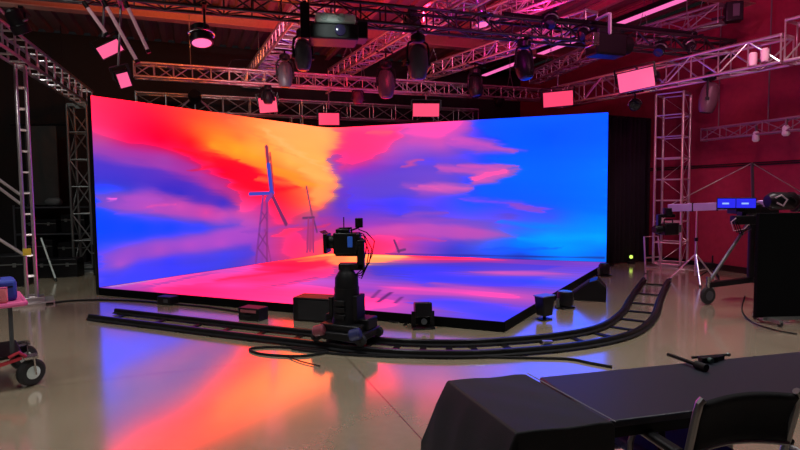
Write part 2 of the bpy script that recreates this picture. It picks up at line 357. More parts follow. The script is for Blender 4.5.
def draw_shapes(col, U, W, txt, uv):
    n1 = wavy(U*.8, W*11, 1.7); n2 = wavy(U*2.3, W*5, 5.2)
    uu = U+.15*n1+.06*n2; ww = W+.014*n1+.025*n2
    for pts, (soft, r, g, b, al) in shapes(txt):
        P = np.array([uv(*p) for p in pts]); n = len(P)
        lo, hi = P.min(0)-.5, P.max(0)+.5
        sel = (uu > lo[0]) & (uu < hi[0]) & (ww > lo[1]) & (ww < hi[1])
        x, y = uu[sel], ww[sel]; d = np.full(x.shape, 1e9); ins = np.zeros(x.shape, bool)
        for i in range(n):
            a, c = P[i], P[(i+1) % n]; e = c-a
            t = np.clip(((x-a[0])*e[0]+(y-a[1])*e[1])/(e@e), 0, 1)
            d = np.minimum(d, np.hypot(x-a[0]-t*e[0], y-a[1]-t*e[1]))
            cr = ((a[1] > y) != (c[1] > y)) & (x < (c[0]-a[0])*(y-a[1])/(c[1]-a[1]+1e-12)+a[0]); ins ^= cr
        sd = np.where(ins, d, -d); s_ = soft*.022
        k = np.clip(sd/s_*.5+.5, 0, 1); k = (k*k*(3-2*k)*al)[:, None]
        col[sel] = col[sel]*(1-k)+k*np.array((r, g, b))
    return col
LD = (PC-P0).normalized(); LLEN = (PC-P0).length
RD = (P1-PC).normalized(); RLEN = (P1-PC).length
LN = V((-LD.y, LD.x, 0)); RN = V((-RD.y, RD.x, 0))     # outward normals
def nums(txt): return [tuple(float(q) for q in w.split(',')) for w in txt.split()]
def wall_uv(px, py):
    """metres along the screen and height for a survey direction"""
    h = onplane(px, py, P0, PC); s = (h-P0).dot(LD)
    if s > LLEN:
        h = onplane(px, py, PC, P1); s = LLEN+(h-PC).dot(RD)
    return s, h.z
HDR = np.array((2.8, 1.2, 1.3))                         # the panels' full drive is far brighter than the camera can show
FE = (PK-P0).normalized(); FN = V((-FE.y, FE.x, 0))
def floor_uv(px, py):
    h = atz(px, py, HS)-P0; return h.dot(FE), h.dot(FN)
def wavy(u, v, k):
    return (np.sin(u*1.7+1.3*k+np.sin(v*2.3+k))*.5+np.sin(u*3.9-2.1*k+v*3.1)*.27+np.sin(u*8.3+k+v*9.7+2*np.sin(u*2.2))*.15+np.sin(u*17-v*21+k)*.08)
def paint(U, W, cols, strokes, uv, su, sv, power=3.2, warp=.022, hard=(), poly=''):
    """U, W: metre grids. Blend of control colours with clouds drawn over it -> linear rgb"""
    u = U+warp*1.6*wavy(U*1.2, W*3.0, .3); w = W+warp*.8*wavy(U*.9, W*2.6, 2.2)
    # smooth (linear radial) interpolation of the control colours
    cu = np.array([uv(c[0], c[1]) for c in cols]); cc = np.array([c[2:5] for c in cols])
    q = cu/np.array((su, sv)); n = len(q)
    D = np.sqrt(((q[:, None]-q[None])**2).sum(-1)+1e-3)
    A = np.zeros((n+1, n+1)); A[:n, :n] = D-.004*np.eye(n); A[:n, n] = 1; A[n, :n] = 1
    wt = np.linalg.solve(A, np.concatenate((cc, np.zeros((1, 3)))))
    uf, wf = u.ravel()/su, w.ravel()/sv; col = np.zeros((uf.size, 3))+wt[n]
    for i in range(n): col += np.sqrt((uf-q[i, 0])**2+(wf-q[i, 1])**2+1e-3)[:, None]*wt[i]
    col = np.clip(col.reshape(U.shape+(3,)), 0, 255)
    streak = wavy(U*.55, W*9.0, 4.1)
    col *= (1+.02*streak)[..., None]
    def draw(st, uu, ww, col):
        for x0, y0, x1, y1, hw, soft, r, g, b, al in st:
            a = np.array(uv(x0, y0)); c = np.array(uv(x1, y1)); e = np.array(uv((x0+x1)/2, (y0+y1)/2+hw))
            mid = np.array(uv((x0+x1)/2, (y0+y1)/2)); wid = np.linalg.norm(e-mid)
            if abs(x1-x0) < abs(y1-y0):
                e = np.array(uv((x0+x1)/2+hw, (y0+y1)/2)); wid = np.linalg.norm(e-mid)
            d = c-a; L2 = d.dot(d)
            t = np.clip(((uu-a[0])*d[0]+(ww-a[1])*d[1])/L2, 0, 1)
            dist = np.hypot(uu-a[0]-t*d[0], ww-a[1]-t*d[1])
            if soft > .75: wd = wid*(.25+1.1*np.sqrt(np.clip(4*t*(1-t), 0, 1)))
            else: wd = wid
            k = np.clip((1-dist/wd)/soft, 0, 1)*al
            col = col*(1-k[..., None])+k[..., None]*np.array((r, g, b))
        return col
    col = draw_shapes(col, U, W, poly, uv)
    n1 = wavy(U*1.3, W*17, 3.3); n2 = wavy(U*2.1, W*7, .9)
    col = draw(strokes, u+.16*n1, w+.016*n1+.035*n2, col); col = draw(hard, U, W, col)
    c = (np.clip(col, 0, 255)/255)**1.1
    c = np.where(c <= .04045, c/12.92, ((c+.055)/1.055)**2.4)
    t = np.clip((c-.7)/.3, 0, 1); return c*(1+HDR*t*t*(3-2*t))
def screen_mat(name, strength):
    mt = bpy.data.materials.new(name); mt.use_nodes = True; nt = mt.node_tree; b = nt.nodes['Principled BSDF']
    at = nt.nodes.new('ShaderNodeVertexColor'); at.layer_name = 'picture'
    nt.links.new(at.outputs['Color'], b.inputs['Emission Color']); b.inputs['Emission Strength'].default_value = strength
    b.inputs['Base Color'].default_value = (.008, .008, .01, 1); b.inputs['Roughness'].default_value = .5; b.inputs['Specular IOR Level'].default_value = 0
    return mt
SCREEN_E, STAGE_E = .95, .88
def grid_mesh(name, P, colors, material, parent):
    ny, nx = P.shape[:2]; me = bpy.data.meshes.new(name)
    idx = np.arange(nx*ny).reshape(ny, nx)
    f = np.stack((idx[:-1, :-1], idx[:-1, 1:], idx[1:, 1:], idx[1:, :-1]), -1).reshape(-1, 4)
    me.from_pydata(P.reshape(-1, 3).tolist(), [], f.tolist())
    ca = me.color_attributes.new('picture', 'FLOAT_COLOR', 'POINT')
    ca.data.foreach_set('color', np.concatenate((colors.reshape(-1, 3), np.ones((nx*ny, 1))), 1).astype(np.float32).ravel())
    me.shade_smooth(); me.materials.append(material)
    o = bpy.data.objects.new(name, me); COL.objects.link(o); o.parent = parent; return o
def plan_at(s, off=0.0, R=.45):
    """plan point of the screen line at length s, with a rounded inner corner"""
    tot = LLEN+RLEN
    if s < LLEN-R: p = P0+LD*s; n = LN
    elif s > LLEN+R: p = PC+RD*(s-LLEN); n = RN
    else:
        t = (s-LLEN+R)/(2*R); a = PC-LD*R; c = PC+RD*R
        p = a*(1-t)**2+PC*2*t*(1-t)+c*t*t; n = (LN*(1-t)+RN*t).normalized()
    return p+n*off
led = thing('led_wall', 'tall angled video wall showing a red, orange and blue sunset sky with wind turbines', 'screen', (PC.x, PC.y, 0))
S = np.linspace(0, LLEN+RLEN, 600); Z = np.linspace(HS+.005, HT, 160)
U, W = np.meshgrid(S, Z)
PP = np.array([[*plan_at(s)] for s in S]); G = np.zeros(U.shape+(3,)); G[..., 0] = PP[None, :, 0]-PC.x; G[..., 1] = PP[None, :, 1]-PC.y; G[..., 2] = W
grid_mesh('screen_face', G, paint(U, W, nums(WCOL), nums(WSTR), wall_uv, 1.55, 1.0, hard=nums(TURB), poly=WPOLY), screen_mat('led_wall_picture', SCREEN_E), led)
SS = [i*(LLEN+RLEN)/80 for i in range(81)]
poly = [plan_at(s, .008) for s in SS]+[plan_at(s, .11) for s in reversed(SS)]
vs = []; fs = []
for s in SS:
    a, b = plan_at(s, .008), plan_at(s, .11)
    vs += [V((a.x, a.y, 0)), V((b.x, b.y, 0)), V((b.x, b.y, HT)), V((a.x, a.y, HT))]
for i in range(80):
    for k in range(4): fs.append((4*i+k, 4*i+(k+1) % 4, 4*i+4+(k+1) % 4, 4*i+4+k))
fs += [(0, 1, 2, 3), (323, 322, 321, 320)]
MB().add(vs, fs).build('cabinet_housing', BLACKM, led, smooth=False)
mb = MB()
for i in range(0, 24): 
    p = plan_at(.25+i*.5, .13); mb.tube((p.x, p.y, .15), (p.x, p.y, HT-.02), .02, 6)
for z in (.6, 1.6, 2.6):
    mb.path([plan_at(s, .17)+V((0, 0, z)) for s in SS[1:-1:4]], .025, 6)
mb.build('back_bracing', ALUD, led)

stage = thing('led_stage', 'low stage with a glowing video floor of pink and violet ground', 'stage', ((P0.x+PK.x)/2, (P0.y+PK.y)/2+1, 0))
NX, NY = 300, 280
ti = np.linspace(0, 1, NX); tj = np.linspace(0, 1, NY); TI, TJ = np.meshgrid(ti, tj)
front = np.array(P0)[None]*(1-ti)[:, None]+np.array(PK)[None]*ti[:, None]
# the back follows the wall, the sides are straight
back_s = ti*(LLEN+RLEN)
q = []
for i in range(NX):
    q.append(plan_at(back_s[i], -.004))
bk = np.array([[*p] for p in q])
# near edges: P0 is shared with the wall, so the front edge runs P0 -> PK and the right edge PK -> P1
def edge_pt(t):
    La, Lb = (PK-P0).length, (P1-PK).length; d = t*(La+Lb)
    return P0.lerp(PK, d/La) if d < La else PK.lerp(P1, (d-La)/Lb)
La, Lb = (PK-P0).length, (P1-PK).length; tk = La/(La+Lb); ts = sorted(set(list(ti)+[tk]))
ti = np.array(ts); NX = len(ti); TI, TJ = np.meshgrid(ti, tj)
fr = np.array([[*edge_pt(t)] for t in ti]); bk = np.array([[*plan_at(t*(LLEN+RLEN), -.004)] for t in ti])
PF = fr[None]*(1-TJ)[..., None]+bk[None]*TJ[..., None]
rel = PF-np.array(P0)[None, None]
FU = rel[..., 0]*FE.x+rel[..., 1]*FE.y; FV = rel[..., 0]*FN.x+rel[..., 1]*FN.y
PF[..., 2] = HS; PF -= np.array((stage.location.x, stage.location.y, 0))
grid_mesh('screen_face', PF, paint(FU, FV, nums(FCOL), nums(FSTR), floor_uv, 1.5, 1.0, warp=.03, hard=nums('378,302,391,292.5,.6,.5,95,40,120,.75 372,298,380,290,.5,.5,110,50,130,.6 395,303,402,297,.5,.5,95,40,120,.6'), poly=FPOLY), screen_mat('led_floor_picture', STAGE_E), stage)
body = [P0, PK, P1]+[plan_at(s, -.01) for s in reversed(SS[1:-1])]
MB().prism([(p.x, p.y, .0) for p in body], (0, 0, HS-.004)).build('platform', BLACK, stage, smooth=False)
mb = MB()
fo = V((FE.y, -FE.x, 0)); ro_d = (P1-PK).normalized(); ro = V((ro_d.y, -ro_d.x, 0))
c0, c1 = P0+fo*.004, PK+fo*.004
mb.bar(c0+V((0, 0, HS/2)), c1+V((0, 0, HS/2)), .02, HS-.01); mb.bar(PK+ro*.004+V((0, 0, HS/2)), P1+ro*.004+V((0, 0, HS/2)), .02, HS-.01)
mb.build('edge_skirt', MATTE, stage, smooth=False)
# ---------------------------------------------------------------- trusses
def truss(label, a, b, w, h, m_=ALU, pitch=None, cables=(), style='zig', rc=.024, rl=.012, upv=V((0, 0, 1)), name='box_truss', cat='truss', group=None, extra=None, plate=True, rd_in=None):
    """box truss; a, b: centre of its underside at both ends (metres)"""
    a, b = V(a), V(b); d = (b-a); L = d.length; d.normalize()
    side = d.cross(upv).normalized(); u = side.cross(d).normalized()
    t = thing(name, label, cat, (a+b)/2, group)
    k = {}
    for i, sx in enumerate((-1, 1)):
        for j in (0, 1):
            o = side*(sx*(w/2-rc))+u*(rc+j*(h-2*rc)); k[(sx, j)] = o
            MB().tube(a+o, b+o, rc, 10).build('chord', m_, t)
    pitch = pitch or max(w, h)*1.05; n = max(2, round(L/pitch))
    for f, (c1, c2) in enumerate((((-1, 0), (-1, 1)), ((1, 0), (1, 1)), ((-1, 0), (1, 0)), ((-1, 1), (1, 1)))):
        mb = MB(); rd0, rd = rd_in, rd_in or rl
        for i in range(n+1):
            p = a+d*(L*i/n)
            if style == 'ladder' or (rd0 and f in (0, 2)):
                MB().tube(p+k[c1], p+k[c2], rl, 6).build('rung', m_, t)
            elif style != 'zig' or f < 2 or i in (0, n): mb.tube(p+k[c1], p+k[c2], rl, 6, caps=False)
            if i < n and style != 'ladder' and not (rd0 and f in (0, 2)):
                q = a+d*(L*(i+1)/n)
                if (i+f) % 2: mb.tube(p+k[c1], q+k[c2], rd, 6, caps=False)
                else: mb.tube(p+k[c2], q+k[c1], rd, 6, caps=False)
        if mb.v: mb.build('lacing', m_, t)
    if plate:
        for p in (a, b):
            for j in (0, 1): MB().bar(p+k[(-1, j)], p+k[(1, j)], .02, .05).build('end_plate', m_, t)
    for s in cables:
        p = a+d*s+u*h
        mb = MB(); mb.tube(p+side*(w/2-rc), p+V((0, 0, .35)), .006, 5); mb.tube(p-side*(w/2-rc), p+V((0, 0, .35)), .006, 5)
        mb.tube(p+V((0, 0, .35)), V((p.x, p.y, CEIL)), .008, 5); mb.build('hanging_chain', ALUD, t)
    if extra: extra(t)
    return t, a, b
# front truss crossing the hall
T1z = 3.97
def t1(x, back=0): return V((x, 6.66+.3256*(x+3.68)+.16, T1z))
truss('long dark box truss crossing the whole hall in front of the screen, nearest overhead', t1(-5.4), t1(6.0), .32, .3, mat('dark_truss', (.05, .048, .05, 1), .4, .7, .05, 60, .15), .36, (1, 4, 7.5, 11))
# second truss just in front of the screen top
def t3(x): return V((x, 10.3+.37*(x+4.83)+.15, 3.8))
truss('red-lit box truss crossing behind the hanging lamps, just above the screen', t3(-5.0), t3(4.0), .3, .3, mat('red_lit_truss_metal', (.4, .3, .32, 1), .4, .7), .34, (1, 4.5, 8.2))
# truss behind the screen's upper edge, standing on legs behind it
def t4(x): return V((x, 13.7+.386*(x+2.9), 3.5))
def legs4(t):
    d = TV; nn = DV
    for x in (-5.5, -2.6, 1.7):
        c = t4(x); c.z = 0; mb = MB()
        for sx in (-.14, .14):
            for sy in (-.14, .14): mb.tube(c+d*sx+nn*sy, c+d*sx+nn*sy+V((0, 0, 3.5)), .022, 6)
        for i in range(7):
            z = i*.48+.1
            mb.tube(c-d*.14-nn*.14+V((0, 0, z)), c+d*.14-nn*.14+V((0, 0, z+.4)), .012, 5); mb.tube(c-d*.14+nn*.14+V((0, 0, z)), c+d*.14+nn*.14+V((0, 0, z+.4)), .012, 5)
            mb.tube(c-d*.14-nn*.14+V((0, 0, z)), c-d*.14+nn*.14+V((0, 0, z+.4)), .012, 5)
        mb.build('leg', ALUD, t)
truss('grey post-and-diagonal box truss rising just behind the upper edge of the screen', t4(-6.0), t4(2.2), .36, .44, ALU, .62, style='post', extra=legs4)
# trusses running back into the hall
tA = truss('wide shiny box truss running back over the orange cloud, left of the mint-lidded projector', (-.98, 7.75, 4.27), (-3.75, 14.2-.3, 4.27), .5, .3, ALUB, .3, (1.2, 5.5), style='post')
def trA(s): return (tA[2]-tA[1]).normalized()*s+tA[1]
tB = truss('pink-lit box truss running back from the front truss, right of the mint-lidded projector', (1.35, 7.3, 4.27), (-1.55, 13.2, 4.27), .34, .3, ALU, .36, (1, 5.6), style='post')
tC = truss('pink-lit box truss running back to the left, behind the middle moving head', (3.2, 9.12, 4.27), (.35, 13.55, 4.27), .34, .3, ALU, .36, (.8, 4.4), style='post')
pD, qD = atz(615, 50, 4.27), atz(535, 84, 4.27)
tD = truss('dim violet box truss running back behind the magenta strip, over the blue screen', pD, qD, .34, .3, ALU, .36, (.3, 2.5), style='post')
pE, qE = atz(575, -4, 4.75), atz(478, 30, 4.75)
truss('violet box truss high up, left of the large black profile fixture', pE, qE, .34, .3, ALU, .36, (.3, 3), style='post')
pF, qF = atz(722, 24, 4.4), atz(640, 46, 4.4)
truss('dark box truss whose open end stops beside the black box near the red wall', pF, qF, .3, .34, mat('dim_truss', (.3, .28, .3, 1), .4, .8, .05, 60, .15), .5, (.3, 1.5), style='post')
# right hand truss along the red wall, on its tower
wD = V((6.03-4.24, 8.41-11.44, 0)).normalized(); f5 = V((4.24, 11.44, 3.5))
gB = f5-wD*1.3+V((.08, .05, 0)); gE = f5+wD*3.45
truss('bright pink box truss along the red wall, carried by the pink truss tower', gB, gE, .42, .46, ALUB, .5, style='post', rc=.026, rl=.014)
truss('tall bright pink box truss along the red wall, raised end piece at the picture edge', f5+wD*3.5+V((.0, 0, 0)), f5+wD*5.2, .42, .66, ALUB, .62, style='post', rc=.026, rl=.014, cables=(.5,))
def tower(label, c, s, ang, z1, m_, ladder, pitch, base=None, rd=None):
    x = V((math.cos(ang), math.sin(ang), 0)); 
    def ex(t):
        if base:
            mb = MB(Matrix.Translation(c) @ Matrix.Rotation(ang, 4, 'Z')); mb.box((0, 0, .02), (base, base, .04)); mb.box((0, 0, .07), (base*.55, base*.55, .06))
            mb.build('base_plate', m_, t, .006)
    # lay the truss upright: underside plane passes through c - y*s/2
    y = V((-x.y, x.x, 0))
    return truss(label, c+y*(s/2)+V((0, 0, .1)), c+y*(s/2)+V((0, 0, z1)), s, s, m_, pitch, style=ladder, rc=.026, rl=.014, upv=-y, name='truss_tower', cat='truss tower', extra=ex, rd_in=rd)
tower('tall pink truss tower in front of the red wall, right of the screen', V((5.53, 11.0, 0)), .56, math.radians(48), 3.5, ALUB, 'post', .42, .75, .0045)
tower('pale ladder-like truss tower at the left edge, behind the red cart', V((-5.5, 7.98, 0)), .17, math.radians(35), 3.48, ALUB, 'ladder', .32, .55)
tower('dim greenish truss tower standing right beside the left end of the screen', V((-6.62, 11.35, 0)), .42, math.radians(10), 3.45, ALUD, 'post', .55, .6)
truss('white-lit box truss sloping away at upper left between the two left towers', (-5.05, 6.6, 3.5), (-6.72, 11.75, 3.5), .28, .36, ALU, .44, style='ladder', rl=.016)
# hung pipe truss on the red wall
pW, qW = atz(704, 141, 2.5), atz(812, 128, 2.5)
aW = onplane(704, 141, (6.55, 8.9), (6.55-.36, 8.9+.933)); bW = onplane(815, 129, (6.55, 8.9), (6.55-.36, 8.9+.933))
def rods(t):
    for f in (.15, .62):
        p = aW.lerp(bW, f); MB().tube(p+V((0, 0, .22)), V((p.x, p.y, CEIL)), .012, 6).build('drop_rod', ALUD, t)
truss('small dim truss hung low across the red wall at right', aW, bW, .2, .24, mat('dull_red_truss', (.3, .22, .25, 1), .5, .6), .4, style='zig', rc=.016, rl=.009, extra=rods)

# ---------------------------------------------------------------- hanging lamps
def hook(mb, top, z_to, r=.012):
    mb.tube(top, V((top.x, top.y, z_to)), r, 8)
def crossbar(mb, p, z, ax):
    q = V((p.x, p.y, z)); mb.bar(q-ax*.19, q+ax*.19, .05, .03)
def moving_head(label, pos, ztop, L=.56, r=.15, yaw=0, tilt=0, m_=None, lensm=None, group='moving head lamps in the rig', ax=DV):
    """hanging moving head: base box, U yoke, drop-shaped head pointing down (tilt from vertical)"""
    m_ = m_ or GREYP
    t = thing('moving_head', label, 'stage light', pos, group)
    M = Matrix.Translation(pos) @ Matrix.Rotation(yaw, 4, 'Z')
    zt = L*.5
    mb = MB(M).lathe([(r*.5, zt-.03), (r*.72, zt-.01), (r*.72, zt+.06), (r*.5, zt+.09), (r*.3, zt+.1)], n=20); mb.build('base', BLACKM, t)
    mb = MB(M)
    for sx in (-1, 1): mb.path([(sx*r*.5, 0, zt-.01), (sx*r*.98, 0, zt-.05), (sx*r*1.12, 0, zt-.13), (sx*r*1.1, 0, -.05)], .017, 8)
    mb.bar((-r*.6, 0, zt-.012), (r*.6, 0, zt-.012), .07, .025); mb.build('yoke', BLACKM, t)
    for sx in (-1, 1): MB(M).lathe([(.03, -.02), (.035, .0), (.03, .03)], (sx*r*1.05, 0, -.04), (sx, 0, 0), 14).build('pivot', BLACKM, t)
    H = M @ Matrix.Rotation(tilt, 4, 'X')
    hd = MB(H).lathe([(r*.3, L*.4), (r*.62, L*.36), (r*.86, L*.24), (r*.98, L*.08), (r, -.06), (r*.95, -L*.22), (r*.82, -L*.36), (r*.66, -L*.43)], n=24).build('head', m_, t)
    ln = MB(H).lathe([(r*.6, -L*.435), (r*.5, -L*.45), (r*.3, -L*.46)], n=24).build('lens', lensm or GLASS, hd)
    mb = MB(); top = V(pos)+V((0, 0, zt+.1)); 
    if ztop > top.z-.02: hook(mb, top-V((0, 0, .02)), ztop+.02, .018); crossbar(mb, top, ztop+.01, ax)
    else: mb.box(top, (.08, .08, .04))
    mb.build('clamp', BLACKM, t)
    return t
def on_t1(px, py): return onplane(px, py, t1(0), t1(1))
def on(tr, px, py): return onplane(px, py, tr[1], tr[2])
p = on_t1(418, 61); moving_head('large grey moving head hanging straight down, right of the mint-lidded projector', p, T1z, .6, .15, .3, .05)
p = on(tA, 303, 54); moving_head('grey moving head hanging just below the mint-lidded projector', on_t1(303, 54), T1z, .5, .12, .4, 0)
p = on(tA, 285, 74); moving_head('grey moving head hanging lower, left of the one below the projector', p, 4.27, .56, .14, .4, 0, ax=TV)
p = on(tB, 386, 83); moving_head('grey moving head over the pink cloud, hanging under the middle diagonal truss', p, 4.27, .64, .165, .3, -.1, ax=TV)
p = on_t1(524, 64); moving_head('black moving head hanging in front of the short magenta strip', p, T1z, .55, .15, .5, -.25, BLACKM)
p = on(tC, 475, 86); moving_head('dark moving head hanging between two rose panels, over the edge of blue', p, 4.27, .54, .16, .5, -.25, BLACKM, ax=TV)
p = onplane(709, 97, f5, f5+wD); moving_head('pink-lit moving head hanging under the truss on the red wall', p, 3.5, .62, .15, .9, .18, mat('pink_lit_grey_plastic', (.1, .045, .065, 1), .4))  # pink light on this head put into its plastic's colour
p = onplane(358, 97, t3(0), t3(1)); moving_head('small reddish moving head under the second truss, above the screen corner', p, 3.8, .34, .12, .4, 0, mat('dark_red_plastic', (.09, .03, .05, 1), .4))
p = onplane(499, 100, t3(0), t3(1)+V((0,0,0))); moving_head('small dim moving head under the second truss, above blue sky', p, 3.8, .36, .12, .4, .2, BLACKM)
p = onplane(268, 97, t3(0), t3(1)); moving_head('small dark moving head in front of the rose panel by the orange cloud', p, 3.8, .32, .11, .4, 0, BLACKM)
p = on_t1(413, 17)+V((0, .3, 0)); 
t = moving_head('small grey lamp clamped between the chords of the front truss', p, T1z+.3, .28, .11, .3, 0)
# lamp standing on the back truss, upside down, A-frame yoke
def can_lamp(label, pos, r, L, aimto, ztop, m_, lensm, name='fresnel_lamp', group=None, bracket=STEEL):
    t = thing(name, label, 'stage light', pos, group)
    M = aim(pos, aimto)
    R = M @ Matrix.Rotation(math.pi/2, 4, 'X')     # local Z now looks along -Y of the frame
    hs = MB(R).lathe([(r*.6, -L*.55), (r*.9, -L*.45), (r*.95, L*.1), (r*1.08, L*.14), (r*1.08, L*.45), (r*.98, L*.47)], n=28).build('housing', m_, t)
    MB(R).lathe([(r*.92, L*.46), (r*.9, L*.475), (r*.5, L*.49)], n=28).build('lens', lensm, hs)
    mb = MB(M); arc = [(r*1.2*math.cos(a), 0, r*1.2*math.sin(a)) for a in [math.radians(q) for q in range(0, 181, 15)]]
    mb.path(arc, .014, 8); mb.build('yoke', bracket, t)
    mb = MB(); top = M @ V((0, 0, r*1.2))
    if abs(ztop-top.z) > .02: hook(mb, top, ztop, .016)
    crossbar(mb, top, ztop, DV); mb.build('clamp', BLACKM, t)
    return t
p = on_t1(201, 35); can_lamp('round silver-ringed lamp with a pink glowing lower edge, hanging at upper left', p, .135, .24, p+V((.15, -.2, -1)), T1z, BLACKM, LENSPK)
p = on_t1(482, 13)+V((0, .1, 0)); can_lamp('silver lamp with a pink lens, tucked against the front truss at top centre', p, .1, .34, p+V((0.1, -.2, -1)), T1z+.28, STEEL, LENSPK)
p = onplane(195, 97, t4(0)-DV*.3, t4(1)-DV*.3)
t = thing('round_lamp', 'dark round lamp on splayed bracket legs in front of the truss behind the red sky', 'stage light', p)
MB(Matrix.Translation(p)).lathe([(.08, -.14), (.14, -.1), (.15, .08), (.11, .16)], (0, 0, 0), (.2, -.8, .3), n=24).build('housing', BLACKM, t)
mb = MB()
for s in (-1, 1): mb.bar(p+TV*(.05*s), p+TV*(.36*s)+DV*.12-V((0, 0, .3)), .03, .03)
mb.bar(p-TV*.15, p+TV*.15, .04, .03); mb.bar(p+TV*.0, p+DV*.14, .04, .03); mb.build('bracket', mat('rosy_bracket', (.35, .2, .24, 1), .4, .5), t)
p = onplane(635, 105, f5, f5+wD); can_lamp('small round reddish lamp hanging beside the top of the pink tower', p, .1, .2, p+V((-.5, -1, -.3)), 3.5, BLACKM, GLASS)

# big black profile fixture and its white bracket
p = onplane(606, 44, t1(0)-V((0, .42, 0)), t1(1)-V((0, .42, 0))); t = thing('profile_fixture', 'large black profile fixture with a pale bracket, hanging off the front truss at right', 'stage light', p)
M = Matrix.Translation(p) @ Matrix.Rotation(.3, 4, 'Z')
b_ = MB(M); b_.box((0, 0, -.03), (.56, .3, .34)); b_.box((-.02, 0, .17), (.44, .24, .12)); b_.build('housing', BLACKM, t, .03)
b_ = MB(M @ Matrix.Rotation(math.pi/2, 4, 'Y')); b_.lathe([(.13, .2), (.14, .42), (.11, .44)], n=24); b_.build('lens_barrel', BLACK, t)
b_ = MB(M); b_.bar((-.06, -.16, .1), (-.06, -.16, .42), .06, .03); b_.bar((-.06, -.16, .42), (-.06, .16, .42), .06, .03); b_.build('bracket', WHITE, t, .006)
b_ = MB(M); b_.box((-.3, -.06, .02), (.12, .2, .2)); b_.build('clamp', STEEL, t, .01)
b_ = MB(M); b_.box((-.05, .22, .0), (.1, .3, .08)); b_.build('truss_hook', BLACKM, t)
# projector with mint lid
p = onplane(331, 30, t1(0)-V((0, .46, 0)), t1(1)-V((0, .46, 0))); t = thing('projector', 'projector with a mint-white lid over a black body, hung on the front truss', 'projector', p)
M = Matrix.Translation(p) @ Matrix.Rotation(.2, 4, 'Z')
MB(M).box((.05, 0, .1), (.52, .4, .13)).build('lid', WHITE, t, .03)
MB(M).box((.03, 0, -.07), (.62, .42, .2)).build('body', BLACKM, t, .02)
b_ = MB(M); b_.lathe([(.07, 0), (.07, .03), (.055, .035)], (.1, -.21, -.06), (0, -1, 0), 20); b_.build('lens', mat('violet_lens', (.05, .04, .12, 1), .1), t)
b_ = MB(M)
for x in (-.1, .12): b_.lathe([(.05, 0), (.045, .012)], (x, -.2, .11), (0, -1, 0), 16)
b_.build('vent_cover', mat('mint_plastic', (.4, .55, .5, 1), .4), t)
b_ = MB(M); b_.bar((-.34, -.1, -.15), (-.34, -.1, .3), .05, .12); b_.bar((-.34, .1, .3), (-.34, -.1, .3), .05, .06); b_.bar((-.34, .36, .28), (-.34, -.1, .28), .05, .06); b_.build('bracket', BLACKM, t, .006)
MB(M).box((.4, 0, -.02), (.14, .3, .22)).build('cable_box', BLACKM, t, .01)

# pink soft panels: size, aim, label
def panel(label, pos, w, h, ztop, roll=0.0, target=None, m_=PANELE, anchor=None):
    t = thing('soft_light', label, 'soft light', pos, 'pink soft light panels')
    M = aim(pos, target or V((pos.x*.2, 0, 1.0)), roll)
    MB(M).box((0, .05, 0), (w+.03, .1, h+.03)).build('housing', BLACKM, t, .01)
    MB(M).box((0, -.006, 0), (w, .012, h)).build('diffuser', m_, t)
    b_ = MB(M); b_.bar((-w/2-.035, .05, 0), (-w/2-.035, .05, h/2+.08), .012, .03); b_.bar((w/2+.035, .05, 0), (w/2+.035, .05, h/2+.08), .012, .03)
    b_.bar((-w/2-.04, .05, h/2+.08), (w/2+.04, .05, h/2+.08), .03, .012); b_.build('yoke', BLACKM, t)
    b_ = MB(); top = M @ V((0, .05, h/2+.08)); an = anchor or V((top.x, top.y, ztop))
    b_.tube(top, an, .014, 8); crossbar(b_, an, an.z, DV); b_.build('hanger', ALUD, t)
    return t
p = on_t1(110, 49); panel('tilted pink panel at upper left, the higher of the two beside the tube lights', p, .27, .14, T1z, -.52, anchor=V((p.x-.05, p.y, T1z)))
p = on_t1(124, 80); panel('small pink panel at upper left, turned half away, below the tilted one', p, .13, .18, T1z, -.42, V((p.x+3.0, p.y-3.2, .5)), anchor=V((p.x, p.y, T1z)))
p = onplane(268, 105, t3(0)+V((0,.15,0)), t3(1)+V((0,.15,0))); panel('rose panel partly hidden behind a dark lamp, above the orange cloud', p, .36, .3, 3.8, -.1, m_=PANELR)
p = onplane(329, 119, t3(0)+V((0,.25,0)), t3(1)+V((0,.25,0))); panel('rose panel hanging right above the corner of the screen', p, .44, .25, 3.8, .0, m_=PANELR)
p = onplane(426, 110, t3(0)-V((0,.3,0)), t3(1)-V((0,.3,0))); panel('rose panel hanging above the violet sky, second from the right above the screen', p, .58, .28, 3.8, .02, m_=PANELR)
p = aty(558, 99, 11.2); panel('rose panel with a slight tilt above the bright blue sky', p, .58, .29, 4.15, -.05, m_=PANELR, anchor=V((p.x, p.y, 4.0)))
p = onplane(636, 80, f5-V((.5, .5, 0)), f5+wD-V((.5, .5, 0))); panel('large pink panel at right, in front of the pink truss', p, .6, .34, 3.95, -.16, anchor=p+V((.32, .42, .2)))
b7 = p
p = b7+V((.36, .16, .1)); t = thing('stage_lamp', 'dark lamp body above the large pink panel at right', 'stage light', p)
MB(Matrix.Translation(p) @ Matrix.Rotation(.6, 4, 'Z')).lathe([(.08, -.16), (.12, -.1), (.12, .1), (.09, .16)], (0, 0, 0), (1, .2, .1), 20).build('housing', BLACKM, t)
MB().bar(p+V((0, 0, .08)), p+V((.1, .2, .12)), .05, .05).build('bracket', ALUD, t)
